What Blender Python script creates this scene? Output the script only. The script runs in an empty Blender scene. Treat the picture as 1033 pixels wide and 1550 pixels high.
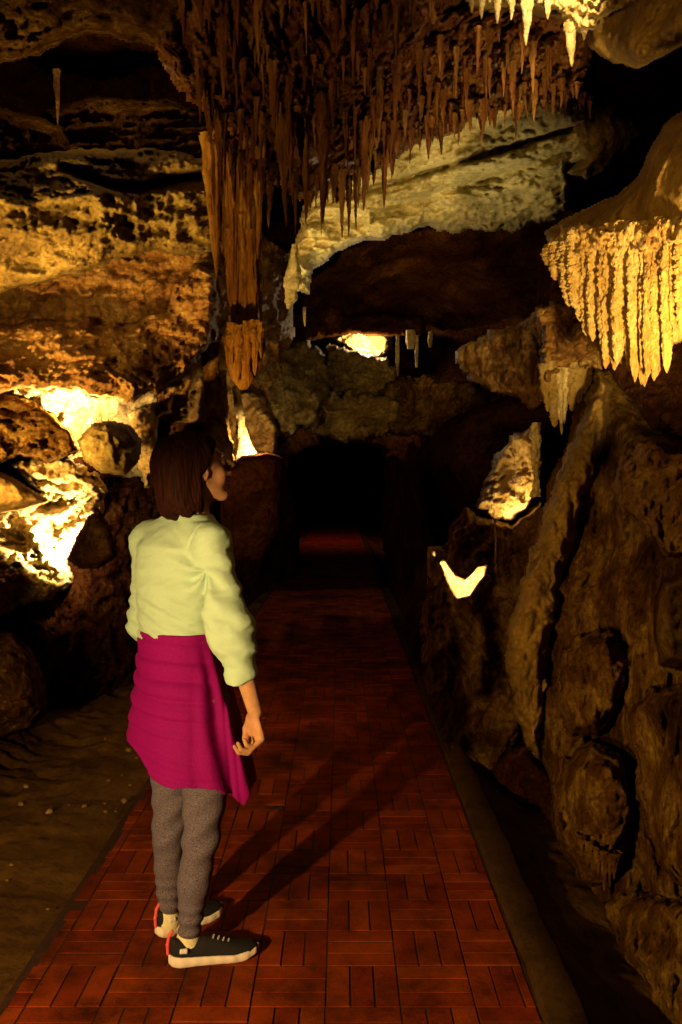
import bpy, math, random
import numpy as np
random.seed(7); rng = np.random.default_rng(7)
D = bpy.data; S = bpy.context.scene; COL = S.collection
R = math.radians
# ------------------------------------------------------------------ camera model
F_PX = 1333.0; CX, CY = 516.5, 775.0; CAM_Z = 1.5; PITCH = math.atan(45/1333)
ca, sa = math.cos(PITCH), math.sin(PITCH)
def at(px, py, d):
    """world point seen at photo pixel (px,py), d metres ahead (world y)"""
    px = np.asarray(px, float); py = np.asarray(py, float)
    u = (px-CX)/F_PX; v = -(py-CY)/F_PX
    dy = ca + v*sa; dz = -sa + v*ca
    t = d/dy
    return np.stack([u*t, dy*t+0*u, CAM_Z+dz*t], -1)
# ------------------------------------------------------------------ noise
_perm = rng.permutation(256).astype(np.int32); _perm = np.concatenate([_perm, _perm, _perm])
_g = rng.normal(size=(256, 3)); _g /= np.linalg.norm(_g, axis=1, keepdims=True); _g = _g.astype(np.float32)
def perlin(p):
    p = np.asarray(p, np.float32)
    i = np.floor(p).astype(np.int32); f = p-i; i &= 255
    w = f*f*f*(f*(f*6-15)+10); out = 0
    for dx in (0, 1):
        wx = w[..., 0] if dx else 1-w[..., 0]
        for dy in (0, 1):
            wy = w[..., 1] if dy else 1-w[..., 1]
            for dz in (0, 1):
                wz = w[..., 2] if dz else 1-w[..., 2]
                h = _perm[_perm[_perm[(i[..., 0]+dx) & 255]+((i[..., 1]+dy) & 255)]+((i[..., 2]+dz) & 255)]
                g = _g[h]
                out = out + wx*wy*wz*(g[..., 0]*(f[..., 0]-dx)+g[..., 1]*(f[..., 1]-dy)+g[..., 2]*(f[..., 2]-dz))
    return out*1.5
def fbm(p, fr, octv=4, gain=0.5, kind='fbm', seed=0.0):
    p = p*np.asarray(fr, float)+seed*17.31; a = 1.0; s = 0.0; n = 0.0
    for o in range(octv):
        v = perlin(p)
        if kind == 'ridge': v = 1-2*np.abs(v)*1.6
        elif kind == 'billow': v = 2*np.abs(v)*1.6-0.6
        s = s+a*v; n += a; a *= gain; p = p*2.03+3.7
    return s/n
def worley(p, fr, seed=0.0):
    p = (p*np.asarray(fr, float)+seed*9.7).astype(np.float32); i = np.floor(p).astype(np.int32); f = p-i
    best = np.full(p.shape[:-1], 9.0, np.float32)
    for dx in (-1, 0, 1):
        for dy in (-1, 0, 1):
            for dz in (-1, 0, 1):
                h = _perm[_perm[_perm[(i[..., 0]+dx) & 255]+((i[..., 1]+dy) & 255)]+((i[..., 2]+dz) & 255)]
                o = _g[h]*0.5+0.5
                d = (dx+o[..., 0]-f[..., 0])**2+(dy+o[..., 1]-f[..., 1])**2+(dz+o[..., 2]-f[..., 2])**2
                best = np.minimum(best, d)
    return np.sqrt(best)
# ------------------------------------------------------------------ mesh helpers
def mesh_obj(name, v, f, mat, parent=None, smooth=True, data_only=False):
    v = np.asarray(v, np.float32).reshape(-1, 3)
    m = D.meshes.new(name)
    if isinstance(f, np.ndarray) and f.ndim == 2:
        k = f.shape[1]
        m.vertices.add(len(v)); m.vertices.foreach_set('co', v.ravel())
        m.loops.add(f.size); m.loops.foreach_set('vertex_index', f.astype(np.int32).ravel())
        m.polygons.add(len(f)); m.polygons.foreach_set('loop_start', np.arange(0, f.size, k, dtype=np.int32))
        m.polygons.foreach_set('loop_total', np.full(len(f), k, np.int32))
        m.update(calc_edges=True); m.validate()
    else:
        m.from_pydata([tuple(x) for x in v], [], [tuple(x) for x in f]); m.update()
    m.polygons.foreach_set('use_smooth', np.full(len(m.polygons), smooth)); 
    m.materials.append(mat)
    if data_only: return m
    return link(name, m, parent)
def link(name, m, parent=None):
    o = D.objects.new(name, m); COL.objects.link(o)
    if parent is not None: o.parent = parent
    return o
def tag(o, label=None, cat=None, group=None, kind=None):
    if label: o['label'] = label
    if cat: o['category'] = cat
    if group: o['group'] = group
    if kind: o['kind'] = kind
    return o
def empty(name, loc=(0, 0, 0)):
    o = D.objects.new(name, None); COL.objects.link(o); o.location = loc; o.empty_display_size = .05
    return o
def grid_faces(nu, nv, wrap=False):
    a = np.arange(nu*nv).reshape(nu, nv)
    if wrap: a = np.concatenate([a, a[:1]], 0)
    return np.stack([a[:-1, :-1], a[1:, :-1], a[1:, 1:], a[:-1, 1:]], -1).reshape(-1, 4)
def recenter(o, c):
    """move the object's origin to c, the geometry stays"""
    c = np.asarray(c, float); m = o.data; n = len(m.vertices)
    co = np.empty(n*3, np.float32); m.vertices.foreach_get('co', co)
    co = (co.reshape(-1, 3)-c).astype(np.float32); m.vertices.foreach_set('co', co.ravel()); m.update()
    o.location = c; return o
# ------------------------------------------------------------------ surface nets
def surface_nets(f, org, h):
    nx, ny, nz = f.shape; s = f < 0
    cs = (nx-1, ny-1, nz-1)
    cnt = np.zeros(cs, np.float32); acc = np.zeros(cs+(3,), np.float32)
    for ax in range(3):
        a = [slice(None)]*3; b = [slice(None)]*3; a[ax] = slice(0, -1); b[ax] = slice(1, None)
        fa, fb = f[tuple(a)], f[tuple(b)]
        cr = (fa < 0) != (fb < 0)
        t = np.where(cr, fa/np.where(cr, fa-fb, 1), 0)
        o1, o2 = [k for k in range(3) if k != ax]
        for d1 in (0, 1):
            for d2 in (0, 1):
                sl = [slice(None)]*3
                sl[o1] = slice(d1, cs[o1]+d1); sl[o2] = slice(d2, cs[o2]+d2)
                c = cr[tuple(sl)]; tt = t[tuple(sl)]
                cnt += c; acc[..., ax] += c*tt
                if d1: acc[..., o1] += c
                if d2: acc[..., o2] += c
    m = cnt > 0; idx = np.full(cs, -1, np.int64); n = int(m.sum()); idx[m] = np.arange(n)
    ijk = np.argwhere(m); v = (ijk+acc[m]/cnt[m][:, None])*h+np.asarray(org)
    fs = []
    for ax in range(3):
        o1, o2 = [(1, 2), (2, 0), (0, 1)][ax]
        a = [slice(None)]*3; b = [slice(None)]*3; a[ax] = slice(0, -1); b[ax] = slice(1, None)
        sa_, sb_ = s[tuple(a)], s[tuple(b)]
        cr = sa_ != sb_
        e = np.argwhere(cr); 
        ok = (e[:, o1] > 0) & (e[:, o2] > 0) & (e[:, o1] < cs[o1]) & (e[:, o2] < cs[o2]); e = e[ok]
        def cell(p, q):
            c = e.copy(); c[:, o1] -= p; c[:, o2] -= q
            return idx[c[:, 0], c[:, 1], c[:, 2]]
        q = np.stack([cell(1, 1), cell(0, 1), cell(0, 0), cell(1, 0)], -1)
        flip = ~sa_[e[:, 0], e[:, 1], e[:, 2]]
        q[flip] = q[flip][:, ::-1]; fs.append(q)
    return v, np.concatenate(fs)
class SDF:
    def __init__(s, lo, hi, h):
        s.lo = np.array(lo, float); s.h = h
        s.n = np.ceil((np.array(hi)-s.lo)/h).astype(int)+1
        s.f = np.full(tuple(s.n), 1.0, np.float32)
        s.ax = [s.lo[k]+h*np.arange(s.n[k]) for k in range(3)]
    def box(s, lo, hi):
        a = np.clip(np.floor((np.array(lo)-s.lo)/s.h).astype(int), 0, s.n)
        b = np.clip(np.ceil((np.array(hi)-s.lo)/s.h).astype(int)+1, 0, s.n)
        sl = tuple(slice(x, y) for x, y in zip(a, b))
        P = np.stack(np.meshgrid(*[s.ax[k][sl[k]] for k in range(3)], indexing='ij'), -1).astype(np.float32)
        return sl, P
    def add(s, lo, hi, fn, k=0.02, sub=False):
        m = k+3*s.h
        sl, P = s.box(np.array(lo)-m, np.array(hi)+m)
        if P.size == 0: return
        d = fn(P); a = s.f[sl]
        if sub: a = -a
        if k > 0:
            hh = np.clip(0.5+0.5*(a-d)/k, 0, 1); r = a*(1-hh)+d*hh-k*hh*(1-hh)
        else: r = np.minimum(a, d)
        s.f[sl] = -r if sub else r
    def cone(s, a, b, ra, rb, k=0.02, sub=False):
        a = np.array(a, float); b = np.array(b, float); ab = b-a; L2 = ab@ab+1e-12; rm = max(ra, rb)
        def fn(P):
            t = np.clip(((P-a)@ab)/L2, 0, 1)[..., None]
            return np.linalg.norm(P-(a+t*ab), axis=-1)-(ra+(rb-ra)*t[..., 0])
        s.add(np.minimum(a, b)-rm, np.maximum(a, b)+rm, fn, k, sub)
    def ell(s, c, r, M=None, k=0.02, sub=False):
        c = np.array(c, float); r = np.array(r, float); M = np.eye(3) if M is None else np.array(M)
        def fn(P):
            q = (P-c)@M.T; l = np.linalg.norm(q/r, axis=-1); g = np.linalg.norm(q/(r*r), axis=-1)+1e-9
            return l*(l-1)/g
        rm = r.max(); s.add(c-rm, c+rm, fn, k, sub)
    def chain(s, pts, rad, k=0.02):
        for i in range(len(pts)-1): s.cone(pts[i], pts[i+1], rad[i], rad[i+1], k)
    def mesh(s, name, mat, parent=None, keep=False):
        v, f = surface_nets(s.f, s.lo, s.h)
        if keep: return v, f
        return mesh_obj(name, v, f, mat, parent)
# ------------------------------------------------------------------ materials
def nt(name):
    m = D.materials.new(name); m.use_nodes = True; t = m.node_tree
    return m, t, t.nodes['Principled BSDF'], t.nodes, t.links
def ramp(N, stops):
    r = N.new('ShaderNodeValToRGB'); e = r.color_ramp.elements
    while len(e) < len(stops): e.new(0.5)
    for x, (p, c) in zip(e, stops): x.position = p; x.color = (*c, 1)
    return r
def rock_mat(name, dark, mid, light, scale=3.0, stretch=(1, 1, 1), rough=0.75, bump=0.6, grain=1.0, spec=0.35, pit=0.5, wet=0.0):
    dark, mid, light = [(c[0], c[1]*.92, c[2]*.62) for c in (dark, mid, light)]
    m, t, b, N, L = nt(name)
    g = N.new('ShaderNodeNewGeometry')
    mp = N.new('ShaderNodeMapping'); mp.inputs['Scale'].default_value = stretch; L.new(g.outputs['Position'], mp.inputs[0])
    n1 = N.new('ShaderNodeTexNoise'); n1.inputs['Scale'].default_value = scale; n1.inputs['Detail'].default_value = 9; n1.inputs['Roughness'].default_value = .68
    n1.inputs['Distortion'].default_value = .5
    L.new(mp.outputs[0], n1.inputs[0])
    r = ramp(N, [(.30, dark), (.48, mid), (.62, tuple((a+c)/2 for a, c in zip(mid, light))), (.74, light)]); L.new(n1.outputs[0], r.inputs[0])
    n2 = N.new('ShaderNodeTexNoise'); n2.inputs['Scale'].default_value = scale*11; n2.inputs['Detail'].default_value = 6; n2.inputs['Roughness'].default_value = .7
    L.new(mp.outputs[0], n2.inputs[0])
    r2 = ramp(N, [(.30, (.45, .38, .34)), (.5, (1, 1, 1)), (.75, (1.3, 1.25, 1.15))]); L.new(n2.outputs[0], r2.inputs[0])
    mx = N.new('ShaderNodeMix'); mx.data_type = 'RGBA'; mx.blend_type = 'MULTIPLY'; mx.inputs[0].default_value = .85
    L.new(r.outputs[0], mx.inputs[6]); L.new(r2.outputs[0], mx.inputs[7]); L.new(mx.outputs[2], b.inputs['Base Color'])
    v = N.new('ShaderNodeTexVoronoi'); v.inputs['Scale'].default_value = 26*grain; 
    n3 = N.new('ShaderNodeTexNoise'); n3.inputs['Scale'].default_value = 16*grain; n3.inputs['Detail'].default_value = 8; n3.inputs['Roughness'].default_value = .72
    L.new(mp.outputs[0], n3.inputs[0])
    ad = N.new('ShaderNodeVectorMath'); ad.operation = 'MULTIPLY_ADD'; L.new(n3.outputs[1], ad.inputs[0]); ad.inputs[1].default_value = (.08, .08, .08); L.new(mp.outputs[0], ad.inputs[2]); L.new(ad.outputs[0], v.inputs[0])
    mm = N.new('ShaderNodeMath'); mm.operation = 'MULTIPLY_ADD'; L.new(v.outputs[0], mm.inputs[0]); mm.inputs[1].default_value = -pit; L.new(n3.outputs[0], mm.inputs[2])
    bp = N.new('ShaderNodeBump'); bp.inputs['Strength'].default_value = bump; bp.inputs['Distance'].default_value = .05
    L.new(mm.outputs[0], bp.inputs['Height']); L.new(bp.outputs[0], b.inputs['Normal'])
    rr = N.new('ShaderNodeMapRange'); L.new(n1.outputs[0], rr.inputs[0]); rr.inputs[1].default_value = .35; rr.inputs[2].default_value = .7
    rr.inputs[3].default_value = rough; rr.inputs[4].default_value = max(.15, rough-.25-wet); L.new(rr.outputs[0], b.inputs['Roughness'])
    b.inputs['Specular IOR Level'].default_value = spec*.45
    return m
def plain(name, col, rough=.6, noise=.0, scale=60, bump=0, spec=.4, cols=None):
    m, t, b, N, L = nt(name); b.inputs['Base Color'].default_value = (*col, 1); b.inputs['Roughness'].default_value = rough
    b.inputs['Specular IOR Level'].default_value = spec
    g = N.new('ShaderNodeTexCoord'); n = N.new('ShaderNodeTexNoise'); n.inputs['Scale'].default_value = scale; n.inputs['Detail'].default_value = 6; n.inputs['Roughness'].default_value = .7
    L.new(g.outputs['Object'], n.inputs[0])
    if noise or cols:
        lo, hi = cols if cols else (tuple(c*(1-noise) for c in col), tuple(min(1, c*(1+noise)) for c in col))
        r = ramp(N, [(.36, lo), (.64, hi)]); L.new(n.outputs[0], r.inputs[0]); L.new(r.outputs[0], b.inputs['Base Color'])
    if bump:
        bp = N.new('ShaderNodeBump'); bp.inputs['Strength'].default_value = bump; bp.inputs['Distance'].default_value = .004
        L.new(n.outputs[0], bp.inputs['Height']); L.new(bp.outputs[0], b.inputs['Normal'])
    return m
M = {}
M['ochre'] = rock_mat('ochre_limestone', (.07, .024, .005), (.25, .125, .03), (.55, .38, .13), 3.2, (1, 1, 1.3), bump=.8)
M['olive'] = rock_mat('olive_limestone', (.05, .028, .006), (.19, .125, .03), (.40, .31, .10), 2.6, (1, 1, 1.4), bump=.75)
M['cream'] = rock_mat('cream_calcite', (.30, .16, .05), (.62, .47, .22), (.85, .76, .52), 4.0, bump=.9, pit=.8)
M['curtain'] = rock_mat('brown_dripstone', (.035, .008, .003), (.13, .045, .010), (.33, .18, .05), 5.0, (1, 1, .22), bump=.7, rough=.6, wet=.1)
M['ribs'] = rock_mat('rust_brown_dripstone', (.05, .010, .003), (.13, .05, .012), (.30, .17, .05), 7.0, (1, 1, .3), bump=.9, rough=.6, wet=.1)
M['dun'] = rock_mat('dun_limestone', (.06, .034, .010), (.25, .165, .055), (.56, .45, .20), 5, bump=.9)
M['stone'] = rock_mat('pale_loose_stone', (.12, .07, .02), (.25, .17, .06), (.5, .4, .2), 30, bump=.4)
M['grey'] = rock_mat('grey_limestone', (.20, .16, .07), (.46, .41, .22), (.66, .60, .38), 2.2, (1, 1, 2.2), bump=.45, pit=.2)
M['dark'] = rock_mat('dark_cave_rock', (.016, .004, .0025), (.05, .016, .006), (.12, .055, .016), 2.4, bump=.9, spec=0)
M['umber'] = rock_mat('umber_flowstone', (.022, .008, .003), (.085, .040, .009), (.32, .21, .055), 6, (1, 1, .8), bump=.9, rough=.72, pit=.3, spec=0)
M['smooth'] = rock_mat('smooth_brown_flowstone', (.06, .030, .008), (.16, .095, .022), (.29, .19, .05), 4, bump=.5, grain=1.6, pit=.25)
M['drape'] = rock_mat('golden_drip_calcite', (.30, .14, .03), (.60, .38, .11), (.85, .68, .34), 7, (1, 1, .5), bump=.9, grain=2.2, pit=.9, rough=.5)
M['broom'] = rock_mat('amber_dripstone', (.13, .045, .008), (.36, .17, .03), (.55, .33, .08), 6, (1, 1, .3), bump=.5, grain=1.6, rough=.5)
M['earth'] = rock_mat('packed_earth_floor', (.035, .015, .004), (.09, .046, .012), (.20, .12, .035), 1.8, bump=.35, grain=1.4, pit=.3, rough=.85)
M['kerb'] = rock_mat('worn_kerb_stone', (.02, .009, .003), (.045, .022, .007), (.07, .04, .013), 5, bump=.25, grain=3, pit=.2, rough=.8)
# ------------------------------------------------------------------ relief rocks
def poly_sd(px, py, poly):
    P = np.asarray(poly, float); n = len(P); best = np.full(px.shape, 1e18); ins = np.zeros(px.shape, bool)
    for i in range(n):
        a = P[i]; b = P[(i+1) % n]; e = b-a
        w0 = px-a[0]; w1 = py-a[1]; t = np.clip((w0*e[0]+w1*e[1])/(e@e+1e-9), 0, 1)
        best = np.minimum(best, (w0-t*e[0])**2+(w1-t*e[1])**2)
        if a[1] != b[1]:
            c = ((a[1] > py) != (b[1] > py)) & (px < (b[0]-a[0])*(py-a[1])/(b[1]-a[1])+a[0]); ins ^= c
    return np.where(ins, 1, -1)*np.sqrt(best)
def rbf(ctrl):
    c = np.array(ctrl, float)
    if len(c) == 1: return lambda x, y: np.full(x.shape, c[0, 2])
    X = c[:, :2]/100; n = len(c)
    K = np.sqrt(((X[:, None]-X[None])**2).sum(-1)+.05)
    A = np.zeros((n+1, n+1)); A[:n, :n] = K; A[:n, n] = 1; A[n, :n] = 1
    w = np.linalg.solve(A, np.append(c[:, 2], 0))
    def f(x, y):
        o = np.full(x.shape, w[n])
        for i in range(n): o = o+w[i]*np.sqrt((x/100-X[i, 0])**2+(y/100-X[i, 1])**2+.05)
        return o
    return f
seedc = [0]
def relief(name, poly, ctrl, mat, noise=(), rnd=(30, .25), edge=(8, .03), cell=3.0, drop=.5, parent=None, label=None, cat=None, group=None, kind=None, extra=None):
    seedc[0] += 1; sd0 = seedc[0]*1.37
    P = np.array(poly, float); pad = edge[0]*1.5+cell*2
    x0, y0 = P.min(0)-pad; x1, y1 = P.max(0)+pad
    gx, gy = np.meshgrid(np.arange(x0, x1, cell), np.arange(y0, y1, cell), indexing='ij')
    sd = poly_sd(gx, gy, poly)
    if edge[0]:
        q = np.stack([gx, gy, np.full(gx.shape, sd0*50)], -1)
        sd = sd+edge[0]*1.6*fbm(q, (edge[1], edge[1], .01), 4, .55, seed=sd0)
    base = rbf(ctrl)(gx, gy)
    W, curl = rnd
    t = np.clip(sd/W, 0, 1); d = base+curl*(1-np.sqrt(np.clip(1-(1-t)**2, 0, 1)))
    pos = at(gx, gy, d)
    for (kd, amp, fr, oc) in noise:
        if kd == 'worley': d = d+amp*(worley(pos, fr, sd0)-.45)
        else: d = d-amp*fbm(pos, fr, oc, .55, kd, sd0)
    if extra is not None: d = d+extra(gx, gy, pos)
    d = np.where(sd < 0, d+drop*np.clip(-sd/cell, .35, 1), d)
    v = at(gx, gy, np.maximum(d, .3))
    nu, nv = gx.shape; f = grid_faces(nu, nv)
    keep = (sd > -cell*1.6).ravel()
    f = f[keep[f].all(1)]
    used = np.unique(f); mp = np.full(nu*nv, -1); mp[used] = np.arange(len(used))
    vv = v.reshape(-1, 3)[used]
    o = mesh_obj(name, vv, mp[f][:, ::-1], mat, parent)
    if parent is None:
        c = vv.mean(0); c[2] = vv[:, 2].min(); recenter(o, c)
    return tag(o, label, cat, group, kind)
CR = [('fbm', .24, (1.3, 1.3, 1.9), 3), ('fbm', .14, (3.5, 3.5, 5), 5), ('billow', .05, (9, 9, 11), 4)]
STRATA = [('fbm', .25, (.8, .8, 3.2), 3), ('ridge', .14, (1.6, 1.6, 8), 4), ('billow', .035, (10, 10, 16), 3)]
CRUST = [('fbm', .18, (2, 2, 2.6), 3), ('ridge', .12, (4.5, 4.5, 7), 4), ('worley', .07, (9, 9, 11), 1), ('billow', .03, (22, 22, 26), 2)]
FLUTE = [('fbm', .28, (1.5, 1.5, .8), 3), ('billow', .14, (6, 6, 1.0), 3), ('ridge', -.09, (13, 13, 1.3), 3), ('fbm', .05, (26, 26, 5), 3)]
CRAG = [('fbm', .22, (2, 2, 2.6), 3), ('ridge', .16, (3.6, 3.6, 6), 5), ('worley', .09, (6, 6, 8), 1), ('billow', .035, (17, 17, 20), 3)]
SOFT = [('fbm', .18, (1.3, 1.3, 1.0), 3), ('ridge', .04, (4, 4, 2.5), 4), ('billow', .012, (14, 14, 10), 3)]
#@@SETTING
# enclosing cavern tube, well outside every formation and closed behind the camera
def shell():
    nu, nv = 260, 220
    th = np.linspace(0, 2*np.pi, nu, endpoint=False); s = np.linspace(0, 1, nv)
    T, Sx = np.meshgrid(th, s, indexing='ij')
    y = -6+46*Sx; prof = np.clip(np.sin(np.clip(Sx*1.0, 0, 1)*np.pi), 0, 1)**.28
    prof = np.where(Sx > .5, np.maximum(prof*(1-.25*(Sx-.5)), 0), prof)
    rx, rz = 5.2*prof, 4.3*prof
    v = np.stack([rx*np.cos(T), y, 1.2+rz*np.sin(T)], -1)
    n = fbm(v, (.5, .5, .6), 5, .55, 'ridge')
    v[..., 0] *= (1+.08*n); v[..., 2] = 1.2+(v[..., 2]-1.2)*(1+.08*n)
    f = grid_faces(nu, nv, True)
    return tag(mesh_obj('cave_wall', v, f, M['dark']), 'dark rough rock walls and roof enclosing the whole cavern', 'cave wall', kind='structure')
shell()
# -------- floor
def ground():
    xs = np.concatenate([np.arange(-5, -1.0, .03), np.arange(-1.0, 1.4, .05), np.arange(1.4, 5, .1)]); ys = np.concatenate([np.arange(-4, 1, .15), np.arange(1, 9, .03), np.arange(9, 36, .12)])
    X, Y = np.meshgrid(xs, ys, indexing='ij'); P = np.stack([X, Y, 0*X], -1)
    n = fbm(P, (1.1, 1.1, 1), 5, .5, seed=3); n2 = fbm(P, (7, 7, 1), 4, .6, 'ridge', seed=5)
    Z = -.03+.0*X
    L = np.clip((-1.02-X)/.9, 0, 1); Z = Z+L*(.05+.10*n+.035*n2)+np.clip((-1.7-X), 0, 3)*.35+.012*n2*np.clip((-.98-X)*8, 0, 1)
    Rr = np.clip((X-.7)/.3, 0, 1); Z = Z-Rr*.10+Rr*.09*n+Rr*.03*n2+np.clip(X-1.3, 0, 3)*.5
    return tag(mesh_obj('ground', np.stack([X, Y, Z], -1), grid_faces(len(xs), len(ys)), M['earth']), 'brown packed earth cave floor beside the brick path', 'ground', kind='structure')
ground()
def bricks():
    m, t, b, N, L = nt('red_paving_brick')
    at_ = N.new('ShaderNodeAttribute'); at_.attribute_name = 'tone'
    r = ramp(N, [(0, (.20, .024, .0025)), (.5, (.25, .036, .003)), (1, (.30, .050, .004))]); L.new(at_.outputs['Fac'], r.inputs[0])
    g = N.new('ShaderNodeNewGeometry'); n = N.new('ShaderNodeTexNoise'); n.inputs['Scale'].default_value = 5; n.inputs['Detail'].default_value = 12; n.inputs['Roughness'].default_value = .75
    L.new(g.outputs['Position'], n.inputs[0])
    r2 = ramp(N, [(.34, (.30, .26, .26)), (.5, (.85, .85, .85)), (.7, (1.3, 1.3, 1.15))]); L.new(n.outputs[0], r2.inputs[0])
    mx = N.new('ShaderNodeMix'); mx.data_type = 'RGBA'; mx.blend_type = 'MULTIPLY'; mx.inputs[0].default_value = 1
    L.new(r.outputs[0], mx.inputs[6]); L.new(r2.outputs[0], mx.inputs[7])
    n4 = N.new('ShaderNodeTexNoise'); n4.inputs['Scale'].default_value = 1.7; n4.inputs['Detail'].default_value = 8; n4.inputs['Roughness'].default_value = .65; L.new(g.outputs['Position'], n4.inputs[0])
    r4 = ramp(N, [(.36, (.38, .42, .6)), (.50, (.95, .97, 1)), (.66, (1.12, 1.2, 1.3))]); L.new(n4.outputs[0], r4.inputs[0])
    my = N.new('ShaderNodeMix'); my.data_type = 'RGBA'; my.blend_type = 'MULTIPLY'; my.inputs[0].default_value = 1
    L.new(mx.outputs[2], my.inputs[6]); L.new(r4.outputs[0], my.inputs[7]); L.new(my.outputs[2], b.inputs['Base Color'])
    n2 = N.new('ShaderNodeTexNoise'); n2.inputs['Scale'].default_value = 130; n2.inputs['Detail'].default_value = 4; L.new(g.outputs['Position'], n2.inputs[0])
    bp = N.new('ShaderNodeBump'); bp.inputs['Strength'].default_value = .35; bp.inputs['Distance'].default_value = .004; L.new(n2.outputs[0], bp.inputs['Height']); L.new(bp.outputs[0], b.inputs['Normal'])
    b.inputs['Roughness'].default_value = .85; b.inputs['Specular IOR Level'].default_value = .1
    B = .215; w = B/3; x_off = -.474; y_off = 2.47
    vs = []; fs = []; tone = []; k = 0
    i0 = int(math.floor((-1.0-x_off)/B)); i1 = int(math.ceil((.56-x_off)/B))
    j0 = int(math.floor((.3-y_off)/B)); j1 = int(math.ceil((34-y_off)/B))
    for i in range(i0, i1+1):
        for j in range(j0, j1+1):
            for q in range(3):
                ox, oy = x_off+i*B, y_off+j*B
                if (i+j) % 2 == 0: a = (ox+q*w, oy, ox+(q+1)*w, oy+B)
                else: a = (ox, oy+q*w, ox+B, oy+(q+1)*w)
                x0, y0, x1, y1 = a
                g_ = .0022+.0012*random.random()
                lo = -.96+.03*random.random()**3; x0 = max(x0, lo); x1 = min(x1, .56)
                if x1-x0 < .03: continue
                x0 += g_; y0 += g_; x1 -= g_; y1 -= g_
                z = random.gauss(0, .0009); tx = random.gauss(0, .004); ty = random.gauss(0, .004); be = .001
                cx, cy = (x0+x1)/2, (y0+y1)/2
                def Z(x, y, dz): return z+(x-cx)*tx+(y-cy)*ty+dz
                ro = [(x0, y0), (x1, y0), (x1, y1), (x0, y1)]; ri = [(x0+be, y0+be), (x1-be, y0+be), (x1-be, y1-be), (x0+be, y1-be)]
                for (x, y) in ro: vs.append((x, y, -.03))
                for (x, y) in ro: vs.append((x, y, Z(x, y, -.001)))
                for (x, y) in ri: vs.append((x, y, Z(x, y, 0)))
                for e in range(4):
                    n_ = (e+1) % 4
                    fs.append((k+e, k+n_, k+4+n_, k+4+e)); fs.append((k+4+e, k+4+n_, k+8+n_, k+8+e))
                fs.append((k+8, k+9, k+10, k+11)); k += 12
                tone += [random.random()]*12
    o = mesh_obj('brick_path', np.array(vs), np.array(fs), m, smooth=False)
    a = o.data.attributes.new('tone', 'FLOAT', 'POINT'); a.data.foreach_set('value', np.array(tone, np.float32))
    tag(o, 'red brick path in a basketweave pattern running down the cave', 'path', kind='structure')
    v = np.array([(-.98, .2, -.0028), (.57, .2, -.0028), (.57, 34, -.0028), (-.98, 34, -.0028)])
    tag(mesh_obj('path_bed', v, np.array([[0, 1, 2, 3]]), plain('path_mortar', (.035, .008, .003), .9, .5, 30), smooth=False), 'dark mortar bed in the joints of the brick path', 'path', kind='structure')
bricks()
def kerb():
    ys = np.arange(.3, 34, .06); prof = [(.566, -.06), (.568, .018), (.578, .028), (.675, .030), (.688, .020), (.69, -.16)]
    V = np.zeros((len(ys), len(prof), 3))
    for i, (x, z) in enumerate(prof):
        V[:, i, 0] = x; V[:, i, 1] = ys; V[:, i, 2] = z
    n = fbm(V*1.0, (3, 3, 3), 4, .6, seed=9); n2 = fbm(V, (14, 14, 14), 4, .6, 'ridge', seed=11); V[..., 0] += .012*n+.004*n2; V[..., 2] += .008*n+.004*n2
    tag(mesh_obj('kerb', V, grid_faces(len(ys), len(prof))[:, ::-1], M['kerb']), 'low brown stone kerb along the right side of the brick path', 'kerb', kind='structure')
kerb()
# ------------------------------------------------------------------ lamps hidden in the cave, plus added fill lights
def lamp(name, pos, power, col=(1, .62, .27), rad=.03, spot=None, aim=None, blend=.9):
    l = D.lights.new(name, 'SPOT' if spot else 'POINT'); l.energy = power; l.color = col; l.shadow_soft_size = rad
    o = D.objects.new(name, l); COL.objects.link(o); o.location = pos
    if spot:
        from mathutils import Vector
        l.spot_size = R(spot); l.spot_blend = blend
        o.rotation_euler = (Vector(aim)-Vector(pos)).to_track_quat('-Z', 'Y').to_euler()
    return o
#@@ROCKS
# far centre of the cavern
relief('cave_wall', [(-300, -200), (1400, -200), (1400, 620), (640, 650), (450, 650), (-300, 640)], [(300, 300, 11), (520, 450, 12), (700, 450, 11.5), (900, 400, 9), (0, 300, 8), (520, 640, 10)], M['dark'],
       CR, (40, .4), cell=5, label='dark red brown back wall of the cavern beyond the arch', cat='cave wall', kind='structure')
relief('vault', [(450, 470), (470, 420), (520, 380), (600, 350), (700, 340), (860, 300), (930, 330), (860, 480), (800, 540), (640, 500), (560, 500), (500, 500)],
       [(470, 450, 8.6), (560, 390, 8.4), (700, 380, 8.2), (850, 340, 7.6), (600, 480, 10), (760, 500, 9.5)], M['dark'],
       [('fbm', .3, (1, 1, 1.5), 3), ('ridge', .1, (3, 3, 4), 4)], (20, .2), cell=4, label='dark curved rock vault below the pale grey arch', cat='rock vault')
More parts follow.
